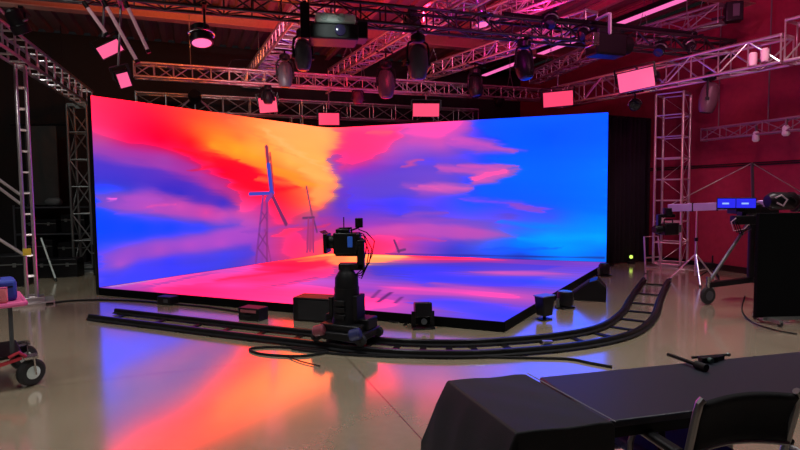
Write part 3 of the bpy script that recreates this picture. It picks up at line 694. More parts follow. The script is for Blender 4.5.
# tube lights hanging at upper left
tubem = mat('pale_pink_tube', (.75, .55, .58, 1), .25, emit=rgb(190, 120, 140), es=.12)
for (x0, y0, x1, y1), lab in zip(((94, 9, 108, 36), (113, 8, 138, 63), (134, 9, 149, 53)), ('short pale tube light at upper left, left of the longer two', 'longest pale tube light hanging at a slant at upper left', 'pale tube light at upper left, right of the longest one')):
    a = on_t1(x0, y0)-V((0, .2, 0)); b = onplane(x1, y1, t1(0)-V((0, .2, 0)), t1(1)-V((0, .2, 0)))
    t = thing('tube_light', lab, 'tube light', b, 'pale tube lights'); d = (b-a).normalized()
    MB().tube(a+d*.06, b-d*.04, .022, 12).build('tube', tubem, t)
    MB().tube(a-d*.02, a+d*.06, .027, 12).build('end_cap', BLACKM, t); MB().tube(b-d*.04, b, .027, 12).build('end_cap', BLACKM, t)
    k_ = V((a.x, a.y+.2, max(a.z, T1z))); MB().tube(a+d*.02, k_, .012, 8).build('hanger', BLACKM, t)
# boxes on the rear truss end
p = atz(733, 22, 4.42); p.x += .0; t = thing('junction_box', 'black box at the open end of the dark truss near the red wall', 'box', p)
M = Matrix.Translation(p) @ Matrix.Rotation(-.3, 4, 'Z'); MB(M).box((0, 0, .16), (.26, .2, .32)).build('body', BLACKM, t, .015); MB(M).box((.02, -.105, .17), (.1, .02, .2)).build('front_plate', GREYP, t, .004)
MB(M).bar((-.1, 0, .1), (-.3, .1, .1), .04, .04).build('mount_arm', BLACKM, t)
# pale small lamps clipped to the right trusses
for px, py, lab in ((753, 59, 'bright pink-white clamp lamp on the right truss, left of its twin'), (765, 55, 'bright pink-white clamp lamp on the right truss, right of its twin')):
    p = onplane(px, py, f5-TV*.25, f5+wD-TV*.25); t = thing('clamp_lamp', lab, 'stage light', p, 'small lamps on the right truss')
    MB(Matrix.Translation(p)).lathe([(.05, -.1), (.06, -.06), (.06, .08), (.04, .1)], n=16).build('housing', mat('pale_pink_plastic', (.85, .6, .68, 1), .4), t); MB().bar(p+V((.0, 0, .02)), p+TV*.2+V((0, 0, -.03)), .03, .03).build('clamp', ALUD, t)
for px, py, lab in ((756, 136, 'small white lamp under the low truss on the red wall'), (786, 130, 'pale greenish lamp under the low truss on the red wall, by the picture edge')):
    p = onplane(px, py, aW-TV*.05, bW-TV*.05); t = thing('clamp_lamp', lab, 'stage light', p)
    MB(Matrix.Translation(p)).lathe([(.035, -.1), (.06, -.07), (.05, .05), (.03, .08)], n=16).build('housing', WHITE, t); MB().bar(p+V((0, 0, .05)), p+V((0, 0, .2)), .03, .03).build('clamp', ALUD, t)
# dark lamps and cable bundles among the right half of the front truss
for px, py, lab, sc in ((548, 24, 'dark lamp body perched on the front truss beside the violet truss', 1), (655, 52, 'dark lamp in the front truss right of the black profile fixture', .9), (683, 48, 'dark lamp in the front truss, further right', .8), (580, 36, 'black lamp with a red-lit top beside the black profile fixture', .9)):
    p = on_t1(px, py)-V((0, .2, 0)); can_lamp(lab, p, .09*sc, .26*sc, p+V((random.uniform(-1, 1), -.6, -.8)), max(T1z+.02, p.z+.1), BLACKM, GLASS, name='stage_lamp', bracket=ALUD)
def cable(label, pts, r, m_=BLACK, closed=False, name='cable', sub=6):
    P = [V(p) for p in pts]; out = []; n = len(P)
    for i in range(n if closed else n-1):
        a, b, c, d = (P[(i-1) % n] if closed or i else P[0]), P[i], P[(i+1) % n], (P[(i+2) % n] if closed or i+2 < n else P[-1])
        for k in range(sub):
            t = k/sub; out.append(.5*((2*b)+(c-a)*t+(2*a-5*b+4*c-d)*t*t+(3*b-a-3*c+d)*t**3))
    if not closed: out.append(P[-1])
    return tag(MB().path(out, r, 8, closed).build(name, m_), label, 'cable')
cable('thick cable run lying along the right half of the front truss', [t1(1.6)+V((0, -.12, .33)), t1(2.4)+V((0, -.1, .33)), t1(3.2)+V((0, -.14, .33)), t1(4)+V((0, -.1, .34)), t1(5.2)+V((0, -.1, .335))], .035)
cable('cable sagging off the left of the wide shiny truss', [onplane(252, 60, trA(0)-TV*.25, trA(1)-TV*.25), onplane(240, 66, t3(0), t3(1))+V((0, -.5, 0)), onplane(226, 69, t3(0), t3(1)), onplane(205, 70, t3(0), t3(1))], .012)
# linear magenta light along the roof
a, b = atz(684, -1, 5.0), atz(484, 75.5, 5.0); t = thing('strip_light', 'long bright magenta strip light running back under the roof at right', 'strip light', (a+b)/2)
MB().bar(a+V((0, 0, .06)), b+V((0, 0, .06)), .2, .1).build('housing', BLACKM, t); MB().bar(a, b, .15, .03).build('diffuser', STRIPE, t)
b_ = MB()
for f in (.1, .5, .9): b_.tube(a.lerp(b, f)+V((0, 0, .1)), a.lerp(b, f)+V((0, 0, CEIL-5.0)), .012, 6)
b_.build('hanger', ALUD, t)
# ---------------------------------------------------------------- drape, left background
def drape(name, label, a, b, z0, z1, m_=DRAPE, depth=.05, pitch=.14):
    a, b = V(a), V(b); d = (b-a); L = d.length; d.normalize(); nn = V((-d.y, d.x, 0)); n = int(L/pitch)*6; vs = []; fs = []
    for i in range(n+1):
        o = nn*(depth*math.sin(i/6*2*math.pi)+.02*math.sin(i*.37)); p = a+d*(L*i/n)+o
        vs += [p+V((0, 0, z0)), p+V((0, 0, (z0+z1)/2)), p+V((0, 0, z1))]
    for i in range(n):
        for k in range(2): fs.append((3*i+k, 3*i+3+k, 3*i+4+k, 3*i+1+k))
    t = thing(name, label, 'curtain', a.lerp(b, .5)+V((0, 0, z0)))
    o = MB().add(vs, fs).build('fabric', m_, t); sm = o.modifiers.new('thick', 'SOLIDIFY'); sm.thickness = .006
    MB().tube(a+V((0, 0, z1)), b+V((0, 0, z1)), .025, 8).build('rail', BLACKM, t)
    b_ = MB()
    for p in (a, b): b_.tube(p+V((0, 0, 0)), p+V((0, 0, z1)), .025, 8); b_.box(p+V((0, 0, .01)), (.3, .3, .02))
    b_.build('stand', BLACKM, t)
    return t
drape('stage_curtain', 'black pleated curtain hanging between the blue end of the screen and the pink tower', (4.33, 11.42, 0), (5.55, 12.05, 0), .02, 3.15)
drape('stage_curtain', 'black curtain hanging behind the left end of the screen', (-9.6, 12.55, 0), (-6.6, 13.1, 0), .02, 3.9)
p0, p1 = aty(24, 125, 12.0), aty(55, 125, 12.0); zb = aty(40, 205, 12.0).z
t = thing('felt_banner', 'flat dark grey panel hanging at the far left behind the pale tower', 'banner', (p0.x, 12.0, zb))
a, b = V((p0.x, 12.0, zb)), V((p1.x, 12.02, zb))
MB().prism([a, b, b+V((0, .03, 0)), a+V((0, .03, 0))], (0, 0, p0.z-zb)).build('sheet', mat('dark_grey_felt', (.05, .054, .052, 1), .9, 0, .3, 80, .2), t)
MB().tube(a+V((-.3, .015, p0.z-zb)), b+V((.3, .015, p0.z-zb)), .03, 8).build('top_pipe', BLACKM, t)
for q in (a+V((-.2, .015, p0.z-zb)), b+V((.2, .015, p0.z-zb))): MB().tube(q, V((q.x, q.y, CEIL)), .01, 6).build('hanging_cord', BLACKM, t)
# equipment rack
def rack(label, c, w, d, h, shelves, yaw):
    t = thing('equipment_rack', label, 'rack', c); M = Matrix.Translation(c) @ Matrix.Rotation(yaw, 4, 'Z')
    for sx in (-1, 1):
        for sy in (-1, 1): MB(M).tube((sx*w/2, sy*d/2, 0), (sx*w/2, sy*d/2, h), .02, 8).build('post', GREYP, t)
    for z in shelves:
        b_ = MB(M); b_.box((0, 0, z), (w, d, .03)); b_.build('shelf', GREYP, t)
    return M
RM = rack('dim pipe rack of shelves holding black cases, between the two left towers', V((-7.55, 11.95, 0)), 1.6, .5, 1.4, (.12, .76, 1.34), .05)
def case(label, M, size, m_=BLACKM, group=None, name='equipment_case', latch=True, handle=True):
    t = thing(name, label, 'case', M.translation, group); w, d, h = size
    MB(M).box((0, 0, h*.36), (w, d, h*.72)).build('body', m_, t, .012); MB(M).box((0, 0, h*.73+h*.135), (w, d, h*.27)).build('lid', m_, t, .012)
    b_ = MB(M); b_.box((0, -d/2-.004, h*.72), (w*.98, .01, .02)); b_.build('edge_trim', ALUD, t)
    if latch:
        for x in (-w*.28, w*.28): MB(M).box((x, -d/2-.01, h*.7), (.05, .015, .07)).build('latch', ALUD, t)
    if handle: MB(M).path([(-.07, -d/2, h*.4), (-.07, -d/2-.03, h*.4), (.07, -d/2-.03, h*.4), (.07, -d/2, h*.4)], .008, 6).build('handle', BLACK, t)
    return t
def at_rack(x, z): return RM @ Matrix.Translation((x, 0, z))
case('black case on the lowest shelf of the left rack, its left half', at_rack(-.36, .136), (.62, .42, .5))
case('black case on the lowest shelf of the left rack, its right half', at_rack(.36, .136), (.6, .42, .44))
case('low black case on the middle rack shelf, left', at_rack(-.3, .776), (.7, .42, .3)); case('small black case on the middle rack shelf, right', at_rack(.4, .776), (.5, .4, .4))
p = at_rack(-.1, 1.356); t = thing('work_lamp', 'pale rounded lamp head lying on top of the left rack', 'lamp', p.translation)
MB(p).lathe([(.05, -.16), (.09, -.1), (.1, .1), (.06, .16)], (0, 0, .1), (1, 0, 0), 16).build('shell', mat('dim_grey_plastic', (.12, .13, .13, 1), .5), t); MB(p).box((0, 0, .012), (.16, .14, .024)).build('foot', BLACKM, t)
case('large dark flight case on the floor beside the dim left tower', Matrix.Translation((-5.9, 10.98, 0)) @ Matrix.Rotation(.2, 4, 'Z'), (.55, .5, .62)); 
case('wide dark flight case on the floor in front of the left rack', Matrix.Translation((-6.75, 10.6, 0)) @ Matrix.Rotation(.2, 4, 'Z'), (.8, .36, .36))
case('dark case on the floor just behind the pale left tower', Matrix.Translation((-7.0, 9.6, 0)) @ Matrix.Rotation(.3, 4, 'Z'), (.6, .5, .55))
a, b = aty(41, 238, 10.25), aty(56, 276, 10.0); b.z = 0.012
t = thing('leaning_pole', 'thin white pole leaning against the dark flight cases at left', 'pole', b); MB().tube(a, b, .016, 8).build('shaft', WHITE, t); MB().tube(b, b+(a-b)*.05, .022, 8).build('rubber_tip', RUBBER, t)
# diagonal braces left of the pale tower
def brace(x0, y0, x1, y1, r, lab):
    a, b = aty(x0, y0, 7.75), aty(x1, y1, 7.92)
    k = (c_bl-a).dot(TV)/(a-b).dot(TV)-.05            # reaches back to the left wall
    tag(MB().tube(a+(a-b)*k, b, r, 8).build('brace_pipe', ALU), lab, 'pipe', 'slanted braces at far left')
brace(-6, 184, 22, 205, .02, 'lower of two slanted grey brace pipes reaching the pale left tower')
brace(-6, 176, 22, 196, .02, 'upper of two slanted grey brace pipes reaching the pale left tower')
brace(-6, 236, 26, 256, .022, 'low slanted brace pipe below the other two at far left')
p = aty(27, 252, 7.72); tag(MB(Matrix.Translation(p) @ Matrix.Rotation(.6, 4, 'Z')).box((0, 0, 0), (.1, .02, .1)).build('paper_tag', YELLOW), 'square yellow tag taped on the pale left truss tower', 'tag')
# fixture hanging at upper left corner
p = aty(17, 22, 6.9); can_lamp('greyish lamp hanging from the sloping truss in the upper left corner', p, .1, .3, p+V((.2, .5, -.9)), p.z+.16, BLACKM, GLASS, name='stage_lamp', bracket=ALUD)
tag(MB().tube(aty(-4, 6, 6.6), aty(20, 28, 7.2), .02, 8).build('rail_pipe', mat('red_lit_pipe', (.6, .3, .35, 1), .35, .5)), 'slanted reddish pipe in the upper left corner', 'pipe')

# ---------------------------------------------------------------- red cart at left
CK = aty(23, 297, 4.45); CK.z = 0                      # near right corner of the cart, turned 40 degrees
CM = Matrix.Translation(CK) @ Matrix.Rotation(math.radians(40), 4, 'Z')
CL, CD = 1.1, .62                                     # runs to -x and +y from the corner
t = thing('utility_cart', 'red tube cart with a pink top shelf and fat black wheels at the left edge', 'cart', CM @ V((-CL/2, CD/2, 0)))
MB(CM).box((-CL/2, CD/2, .707), (CL, CD, .034)).build('shelf', PINKP, t, .01)
MB(CM).path([(-CL, -.015, .705), (0, -.015, .705), (.015, 0, .705), (.015, CD, .705)], .02, 8).build('rim', PINKP, t)
MB(CM).box((-CL/2, CD/2, .265), (CL-.04, CD-.04, .03)).build('lower_tray', BLACKM, t, .008)
for x in (-.09, -CL+.1):
    for y in ((.03,) if x > -.5 else (.05, CD-.05)): MB(CM).bar((x, y, .24), (x, y, .7), .03, .03).build('post', GREYP, t)
MB(CM).bar((-.03, .0, .25), (-.45, .0, .16), .025, .025).build('brace', REDP, t)
MB(CM).path([(-.0, .02, .25), (-.05, .0, .3), (-.12, .0, .27)], .014, 8).build('brace', REDP, t)
for x in (.03, -CL+.12):
    for y in (.02, CD-.06):
        w = MB(CM).lathe([(.06, -.035), (.095, -.034), (.112, -.018), (.112, .018), (.095, .034), (.06, .035)], (x, y, .112), (-.45, 1, 0), 28).build('wheel', RUBBER, t)
        MB(CM).lathe([(.02, -.045), (.055, -.038), (.062, 0), (.055, .038), (.02, .045)], (x, y, .112), (-.45, 1, 0), 20).build('hub', WHITE, w)
        b_ = MB(CM); b_.bar((x+.03, y-.05, .1), (x+.02, y-.05, .255), .05, .012); b_.bar((x-.03, y+.05, .1), (x-.02, y+.05, .255), .05, .012); b_.box((x, y, .245), (.1, .13, .02)); b_.build('fork', STEEL, t)
M = CM @ Matrix.Translation((-.24, .2, .725)); t = thing('soft_case', 'bright blue soft case on the pink cart shelf', 'case', M.translation)
MB(M).box((0, 0, .09), (.42, .26, .18)).build('body', BLUEP, t, .03); MB(M).path([(-.1, 0, .18), (-.08, 0, .23), (.08, 0, .23), (.1, 0, .18)], .012, 8).build('handle', BLACK, t); MB(M).box((0, -.134, .12), (.36, .006, .012)).build('zip', BLACK, t)
M = CM @ Matrix.Translation((-.16, .028, .725)) @ Matrix.Rotation(-.3, 4, 'Z'); t = thing('small_box', 'salmon pink box standing before the blue case on the cart', 'box', M.translation)
MB(M).box((0, 0, .06), (.12, .05, .12)).build('body', SALMON, t, .012); MB(M).box((0, 0, .123), (.115, .045, .008)).build('flap', PINKP, t)
M = CM @ Matrix.Translation((-.34, .24, .91)) @ Matrix.Rotation(-.3, 4, 'Z'); t = thing('video_camera', 'grey camera gear standing on the blue case on the cart', 'camera', M.translation)
MB(M).box((0, 0, .05), (.16, .12, .1)).build('body', GREYP, t, .012); MB(M).lathe([(.04, 0), (.042, .1), (.035, .11)], (0, -.05, .05), (.3, -1, 0), 20).build('lens', BLACKM, t); MB(M).path([(-.05, 0, .1), (-.05, 0, .15), (.05, 0, .15), (.05, 0, .1)], .01, 8).build('handle', ALU, t)

# ---------------------------------------------------------------- curved dolly track
def smooth(P, sub=8):
    P = [V((p[0], p[1], 0)) for p in P]; out = []; n = len(P)
    for i in range(n-1):
        a, b, c, d = P[max(i-1, 0)], P[i], P[i+1], P[min(i+2, n-1)]
        for k in range(sub):
            q = k/sub; out.append(.5*((2*b)+(c-a)*q+(2*a-5*b+4*c-d)*q*q+(3*b-a-3*c+d)*q**3))
    out.append(P[-1]); return out
mid = smooth([(-3.92, 7.02), (-2.75, 6.5), (-1.85, 6.1), (-.95, 5.73), (-.22, 5.42), (.35, 5.31), (.9, 5.33), (1.72, 5.54), (2.4, 5.95), (2.98, 6.72), (3.55, 7.75), (4.42, 9.27)])
def offset(P, o):
    out = []
    for i, p in enumerate(P):
        d = (P[min(i+1, len(P)-1)]-P[max(i-1, 0)]).normalized(); out.append(p+V((-d.y, d.x, 0))*o)
    return out
def sweep(P, prof):
    vs = []; fs = []; n = len(prof)
    for i, p in enumerate(P):
        d = (P[min(i+1, len(P)-1)]-P[max(i-1, 0)]).normalized(); s = V((-d.y, d.x, 0))
        vs += [p+s*x+V((0, 0, z)) for x, z in prof]
    for i in range(len(P)-1):
        for j in range(n): fs.append((i*n+j, i*n+(j+1) % n, (i+1)*n+(j+1) % n, (i+1)*n+j))
    fs += [tuple(range(n)), tuple((len(P)-1)*n+j for j in reversed(range(n)))]
    return vs, fs
track = thing('dolly_track', 'curved black two-rail camera track running round the stage front', 'track', (mid[40].x, mid[40].y, 0))
prof = [(-.05, .012), (.05, .012), (.05, .024), (.024, .034), (.024, .066), (-.024, .066), (-.024, .034), (-.05, .024)]
for o in (-.19, .19):
    MB().add(*sweep(offset(mid, o), prof)).build('rail', BLACK, track, smooth=False)
    MB().add(*sweep(offset(mid, o), [(-.018, .0665), (.018, .0665), (.012, .0745), (-.012, .0745)])).build('rail_cap', mat('dark_rail_steel', (.03, .03, .034, 1), .3, .6), track, smooth=False)
for i in range(2, len(mid), 4):
    d = (mid[min(i+1, len(mid)-1)]-mid[i-1]).normalized(); s = V((-d.y, d.x, 0)); MB().bar(mid[i]-s*.24+V((0, 0, .008)), mid[i]+s*.24+V((0, 0, .008)), .06, .016).build('cross_tie', BLACKM, track)
for i, px in ((26, 0), (54, 1)):
    p = mid[i]; MB(Matrix.Translation(p)).box((0, .05, .03), (.1, .05, .03)).build('joint_plate', ALU, track)

# ---------------------------------------------------------------- robotic camera pedestal
RX, RY = -.56, 5.56; yaw = -.42
t = thing('camera_pedestal', 'black motorised camera pedestal riding on the curved track', 'camera pedestal', (RX, RY, .075)); M = Matrix.Translation((RX, RY, 0)) @ Matrix.Rotation(yaw, 4, 'Z')
b_ = MB(M); b_.box((0, 0, .15), (.56, .46, .08)); b_.box((0, 0, .22), (.46, .36, .08)); b_.box((-.2, .1, .26), (.14, .2, .12)); b_.box((.19, .06, .25), (.16, .22, .12)); b_.build('carriage', BLACKM, t, .015)
for x in (-.26, .26):
    for y in (-.19, .19): MB(M).lathe([(.03, -.03), (.055, -.025), (.055, .025), (.03, .03)], (x, y, .13), (0, 1, 0), 18).build('wheel', RUBBER, t)
for x, m_, n_ in ((-.24, mat('red_lit_motor', (.22, .05, .07, 1), .35), 'motor_cover'), (.27, mat('blue_lit_motor', (.03, .035, .12, 1), .35), 'motor_cover')):  # red and blue light on the covers put into their colours
    MB(M).lathe([(.04, -.06), (.058, -.045), (.058, .045), (.04, .06)], (x*.82, -.235, .2), (1, .2, .3), 20).build(n_, m_, t)
MB(M).lathe([(.17, .23), (.15, .3), (.145, .5), (.13, .56), (.13, .62)], n=28).build('lower_column', BLACKM, t)
MB(M).lathe([(.125, .6), (.12, .72), (.085, .78), (.07, .8), (.065, .86)], n=28).build('upper_column', BLACK, t)
b_ = MB(M)
for k in range(3): b_.box((.0, -.15-.002*k, .34+.07*k), (.12, .03, .05))
b_.box((-.14, 0, .42), (.05, .2, .2)); b_.box((.14, 0, .42), (.05, .18, .26)); b_.build('control_box', BLACKM, t, .006)
hp = aty(345, 268, 5.6)
HX = V((hp.x, 5.58, hp.z))
b_ = MB(); b_.bar(HX+V((-.06, 0, .02)), HX+V((.2, 0, .02)), .14, .07); b_.bar(HX+V((.17, 0, -.01)), HX+V((.17, 0, .3)), .14, .075); b_.build('pan_head', BLACKM, t, .012)
MB().lathe([(.07, -.02), (.075, .0), (.075, .05), (.06, .07)], HX+V((.13, 0, .24)), (1, 0, 0), 20).build('tilt_motor', BLACK, t)
CC = aty(346, 243, 5.6)
t = thing('cinema_camera', 'rigged cinema camera with small monitor and cables, held by the pedestal head', 'camera', CC); M = Matrix.Translation(CC) @ Matrix.Rotation(-.1, 4, 'Z')
b_ = MB(M); b_.box((-.0, 0, .0), (.24, .17, .22)); b_.box((.01, 0, -.12), (.24, .1, .03)); b_.box((.12, 0, .02), (.07, .13, .16)); b_.box((-.03, 0, .125), (.14, .1, .05)); b_.build('body', BLACKM, t, .012)
b_ = MB(M); b_.lathe([(.065, 0), (.07, .03), (.07, .08), (.06, .1)], (-.1, 0, .01), (-1, 0, 0), 24); b_.build('lens', BLACK, t)
b_ = MB(M); b_.box((-.2, 0, .0), (.035, .22, .2)); b_.prism([(-.215, -.1, .1), (-.25, -.12, .125), (-.25, .12, .125), (-.215, .1, .1)], (.0, 0, .006)); b_.build('matte_box', BLACKM, t, .004)
b_ = MB(M); b_.path([(-.07, 0, .09), (-.07, 0, .15), (.06, 0, .155), (.06, 0, .09)], .012, 8); b_.build('top_handle', BLACKM, t)
b_ = MB(M); b_.box((.06, -.095, .02), (.05, .02, .11)); b_.build('side_screen', mat('blue_lit_panel', (.04, .12, .45, 1), .3, emit=rgb(30, 70, 170), es=.35), t, .004)
b_ = MB(M); b_.tube((-.02, 0, .15), (-.02, 0, .27), .006, 6); b_.build('antenna', BLACK, t)
b_ = MB(M); b_.box((.14, 0, .21), (.08, .03, .1)); b_.build('monitor', BLACKM, t, .006)
b_ = MB(M); b_.tube((.14, 0, .16), (.05, 0, .13), .009, 8); b_.build('monitor_arm', BLACKM, t)
for k, (x, z) in enumerate(((.19, -.02), (.24, -.06), (.21, -.1), (.27, .02))):
    b_ = MB(M); b_.path([(.13, .02, .05+.03*k), (.13+.5*(x-.1), .01, .02+.02*k+.03), (x+.03, 0, z), (x, 0, z-.15), (.16, -.02, -.28-.03*k), (.1, -.02, -.33)], .006, 6); b_.build('cable', BLACK, t)

# ---------------------------------------------------------------- things along the stage front
def at_floor(px, py): return atz(px, py, 0)
fr_yaw = math.atan2(FE.y, FE.x)
p = at_floor(316, 322); M = Matrix.Translation(p+FN*.12) @ Matrix.Rotation(fr_yaw+.1, 4, 'Z')
t = thing('floor_speaker', 'big black box speaker standing at the stage front behind the pedestal', 'speaker', M.translation)
MB(M).prism([(-.32, -.14, 0), (.28, -.14, 0), (.28, -.14, .2), (.2, -.14, .3), (-.32, -.14, .3)], (0, .3, 0)).build('cabinet', BLACKM, t, .012); MB(M).box((-.02, -.145, .15), (.44, .012, .24)).build('grille', CLOTH, t)
p = at_floor(251, 320); M = Matrix.Translation(p+FN*.05) @ Matrix.Rotation(fr_yaw, 4, 'Z')
t = thing('power_box', 'low black power box on the floor at the stage front, left of the big speaker', 'box', p); MB(M).box((0, 0, .08), (.32, .2, .16)).build('body', BLACKM, t, .012); MB(M).box((0, -.101, .12), (.24, .008, .035)).build('edge_trim', mat('rosy_strip', (.35, .1, .12, 1), .4), t); MB(M).path([(-.06, -.1, .07), (-.06, -.13, .07), (.06, -.13, .07), (.06, -.1, .07)], .008, 6).build('handle', BLACK, t)
p = at_floor(168, 304); M = Matrix.Translation(p) @ Matrix.Rotation(fr_yaw, 4, 'Z')
t = thing('power_box', 'small black box on the floor below the far left of the stage front', 'box', p); MB(M).box((0, 0, .06), (.26, .16, .12)).build('body', BLACKM, t, .01); MB(M).box((.04, -.081, .06), (.08, .008, .05)).build('socket_plate', GREYP, t)
p = at_floor(116, 294); M = Matrix.Translation(p) @ Matrix.Rotation(.4, 4, 'Z')
t = thing('cable_plug', 'small plug block on the floor at the left end of the stage', 'plug', p); MB(M).box((0, 0, .03), (.12, .07, .06)).build('body', BLACKM, t, .008); MB(M).box((.0, -.036, .03), (.04, .006, .03)).build('face', WHITE, t)
p = at_floor(423, 328); M = Matrix.Translation(p) @ Matrix.Rotation(.1, 4, 'Z')
t = thing('floor_lamp_head', 'black boxy lamp in a bracket on the floor before the stage front', 'stage light', p); MB(M).box((0, 0, .01), (.26, .18, .02)).build('base', BLACKM, t, .004)
for x in (-.11, .11): MB(M).bar((x, 0, .01), (x, 0, .2), .02, .05).build('bracket', BLACKM, t)
h_ = MB(M @ Matrix.Translation((0, 0, .2)) @ Matrix.Rotation(-.15, 4, 'X')).box((0, 0, .02), (.2, .17, .17)).build('housing', BLACKM, t, .012); MB(M @ Matrix.Translation((0, 0, .2))).box((0, .092, .02), (.16, .008, .12)).build('lens', GLASS, h_)
MB(M).lathe([(.03, -.02), (.035, .02)], (.0, -.085, .1), (0, -1, 0), 14).build('knob', GREYP, t)
p = at_floor(545, 320); M = Matrix.Translation(p) @ Matrix.Rotation(.6, 4, 'Z')
t = thing('floor_uplight', 'tapered black uplight on the floor right of the stage corner, pale rimmed', 'stage light', p)
MB(M).prism([(-.07, -.06, .06), (.07, -.06, .06), (.11, -.06, .3), (-.11, -.06, .3)], (0, .14, 0)).build('housing', BLACKM, t, .01)
b_ = MB(M); b_.box((0, .01, .305), (.23, .16, .012)); b_.build('rim', mat('dim_blue_rim', (.25, .28, .4, 1), .3, .6), t); b_ = MB(M); b_.tube((0, .01, 0), (0, .01, .08), .02, 8); b_.box((0, .01, .008), (.16, .12, .016)); b_.build('foot', BLACKM, t)
p = at_floor(565, 308); M = Matrix.Translation(p) @ Matrix.Rotation(.4, 4, 'Z')
t = thing('floor_lamp_head', 'small black lamp on the floor between the tapered uplight and the wedge speaker', 'stage light', p); MB(M).box((0, 0, .012), (.2, .18, .024)).build('base', BLACKM, t, .006); MB(M).lathe([(.08, .03), (.1, .05), (.11, .2), (.095, .23)], n=24).build('housing', BLACKM, t); MB(M).lathe([(.088, .231), (.06, .24)], n=24).build('lens', mat('blue_reflecting_lens', (.1, .2, .5, 1), .15), t)
[MB(M).bar((x, 0, .02), (x, 0, .14), .02, .04).build('bracket', ALUD, t) for x in (-.12, .12)]
p = at_floor(589, 301); M = Matrix.Translation(p+V((.05, .1, 0))) @ Matrix.Rotation(-.35, 4, 'Z')
t = thing('wedge_speaker', 'black wedge floor speaker beside the right stage edge', 'speaker', p); MB(M).prism([(-.24, -.14, 0), (.22, -.14, 0), (.22, -.14, .2), (.1, -.14, .32), (-.0, -.14, .28), (-.24, -.14, .1)], (0, .34, 0)).build('cabinet', BLACKM, t, .01); MB(M).prism([(-.23, -.1, .105), (-.01, -.1, .275), (-.01, .16, .275), (-.23, .16, .105)], (-.006, 0, .008)).build('grille', CLOTH, t)
p = at_floor(604, 276); M = Matrix.Translation(p) @ Matrix.Rotation(.3, 4, 'Z')
t = thing('floor_lamp_head', 'dark lamp on the floor near the far right corner of the stage', 'stage light', p); MB(M).box((0, 0, .012), (.2, .2, .024)).build('base', BLACKM, t); MB(M).lathe([(.08, .03), (.1, .06), (.1, .2), (.07, .24)], n=20).build('housing', BLACKM, t); [MB(M).bar((x, 0, .02), (x, 0, .16), .02, .04).build('bracket', ALUD, t) for x in (-.12, .12)]
p = at_floor(631, 264); M = Matrix.Translation(p)
t = thing('indicator_lamp', 'small box with a yellow-green glowing lamp in front of the black curtain', 'lamp', p); MB(M).box((0, 0, .03), (.14, .1, .06)).build('base', BLACKM, t, .006); MB(M).tube((0, 0, .05), (0, 0, .13), .02, 10).build('stem', BLACKM, t); MB(M).lathe([(.02, .12), (.035, .14), (.03, .18), (.015, .19)], n=16).build('lens', GREENE, t)
# cables on the floor
def fl(*pp, z=.012): return [atz(x, y, z) for x, y in pp]
cable('long black cable lying along the near side of the track', fl((292, 349), (340, 354), (400, 357), (470, 357), (530, 358), (568, 359), (590, 363), (612, 367)), .014)
cable('black cable loop lying left of the pedestal on the near side of the track', fl((250, 349), (272, 347), (310, 349), (328, 352), (300, 356), (262, 354)), .013, closed=True)
cable('cable dropping off the loop towards the viewer', fl((285, 355), (300, 361), (320, 366)), .006)
cable('dark cable running along the floor under the left end of the stage', fl((46, 304), (70, 301), (100, 300), (135, 301), (160, 303), (205, 307), (240, 312)), .016)
cable('cable lying from the black case panel across the floor at right', fl((745, 296), (742, 310), (752, 322), (775, 330), (797, 334)), .008)
cable('tangled cable lying behind the pedestal at the stage edge', fl((365, 322), (380, 318), (395, 322), (412, 319), (404, 325)), .012)
# ---------------------------------------------------------------- camera crane at right
def P7(px, py, y=7.5): return aty(px, py, y)
t = thing('camera_crane', 'long camera crane with a violet-lit arm and braced wheeled dolly by the red wall', 'camera crane', (4.9, 7.5, 0))
A0, A1 = aty(690, 205, 8.0), aty(720, 204, 7.75)
a, b = aty(668, 208, 8.3), aty(812, 203, 7.35)
MB().bar(a, b, .07, .115).build('arm', mat('violet_lit_aluminium', (.6, .4, .9, 1), .4, .1), t, .008)  # violet light on the arm put into its base colour
b_ = MB()
for f in (.18, .36, .54, .74): b_.bar(a.lerp(b, f)-V((.012, 0, 0)), a.lerp(b, f)+V((.012, 0, 0)), .085, .13)
b_.build('arm_collar', BLACKM, t)
top = aty(752, 163, 7.65); bot = aty(753, 203, 7.65)
MB().tube(bot, top, .02, 8).build('king_post', GREYP, t)
b_ = MB(); b_.tube(top, a.lerp(b, .02)+V((0, 0, .05)), .006, 5); b_.build('tension_cable', ALU, t); b_ = MB(); b_.tube(top, b+V((0, 0, .06)), .006, 5); b_.build('tension_cable', ALU, t)
ms = V((bot.x, bot.y, 0))
MB().tube(ms+V((0, 0, .3)), bot, .05, 12).build('mast', BLACKM, t)
b_ = MB(); b_.bar(bot+V((-.3, 0, -.1)), bot+V((.3, 0, -.1)), .22, .1); b_.lathe([(.09, -.12), (.12, -.08), (.12, .02), (.08, .05)], bot+V((0, 0, -.05))); b_.build('fluid_head', BLACKM, t, .008)
hd = aty(686, 224, 8.1)
b_ = MB(); b_.lathe([(.06, 0), (.07, .04), (.07, .12)], a+V((0, 0, -.12)), (0, 0, 1), 16); b_.bar(a+V((-.14, 0, -.12)), a+V((.1, 0, -.12)), .08, .05); b_.bar(a+V((-.14, 0, -.1)), a+V((-.14, 0, -.4)), .08, .05); b_.build('remote_head', BLACKM, t, .008)
b_ = MB()
for k in range(3): b_.lathe([(.1, 0), (.12, .008), (.12, .04), (.1, .048)], b+V((-.12-.07*k, 0, .0)), (1, 0, 0), 20)
b_.build('counterweight', RUBBER, t)
tri = [aty(708, 291, 7.42), aty(803, 291, 6.9+.25), aty(776, 281, 8.3)]
tri[0].z = tri[1].z = tri[2].z = .27
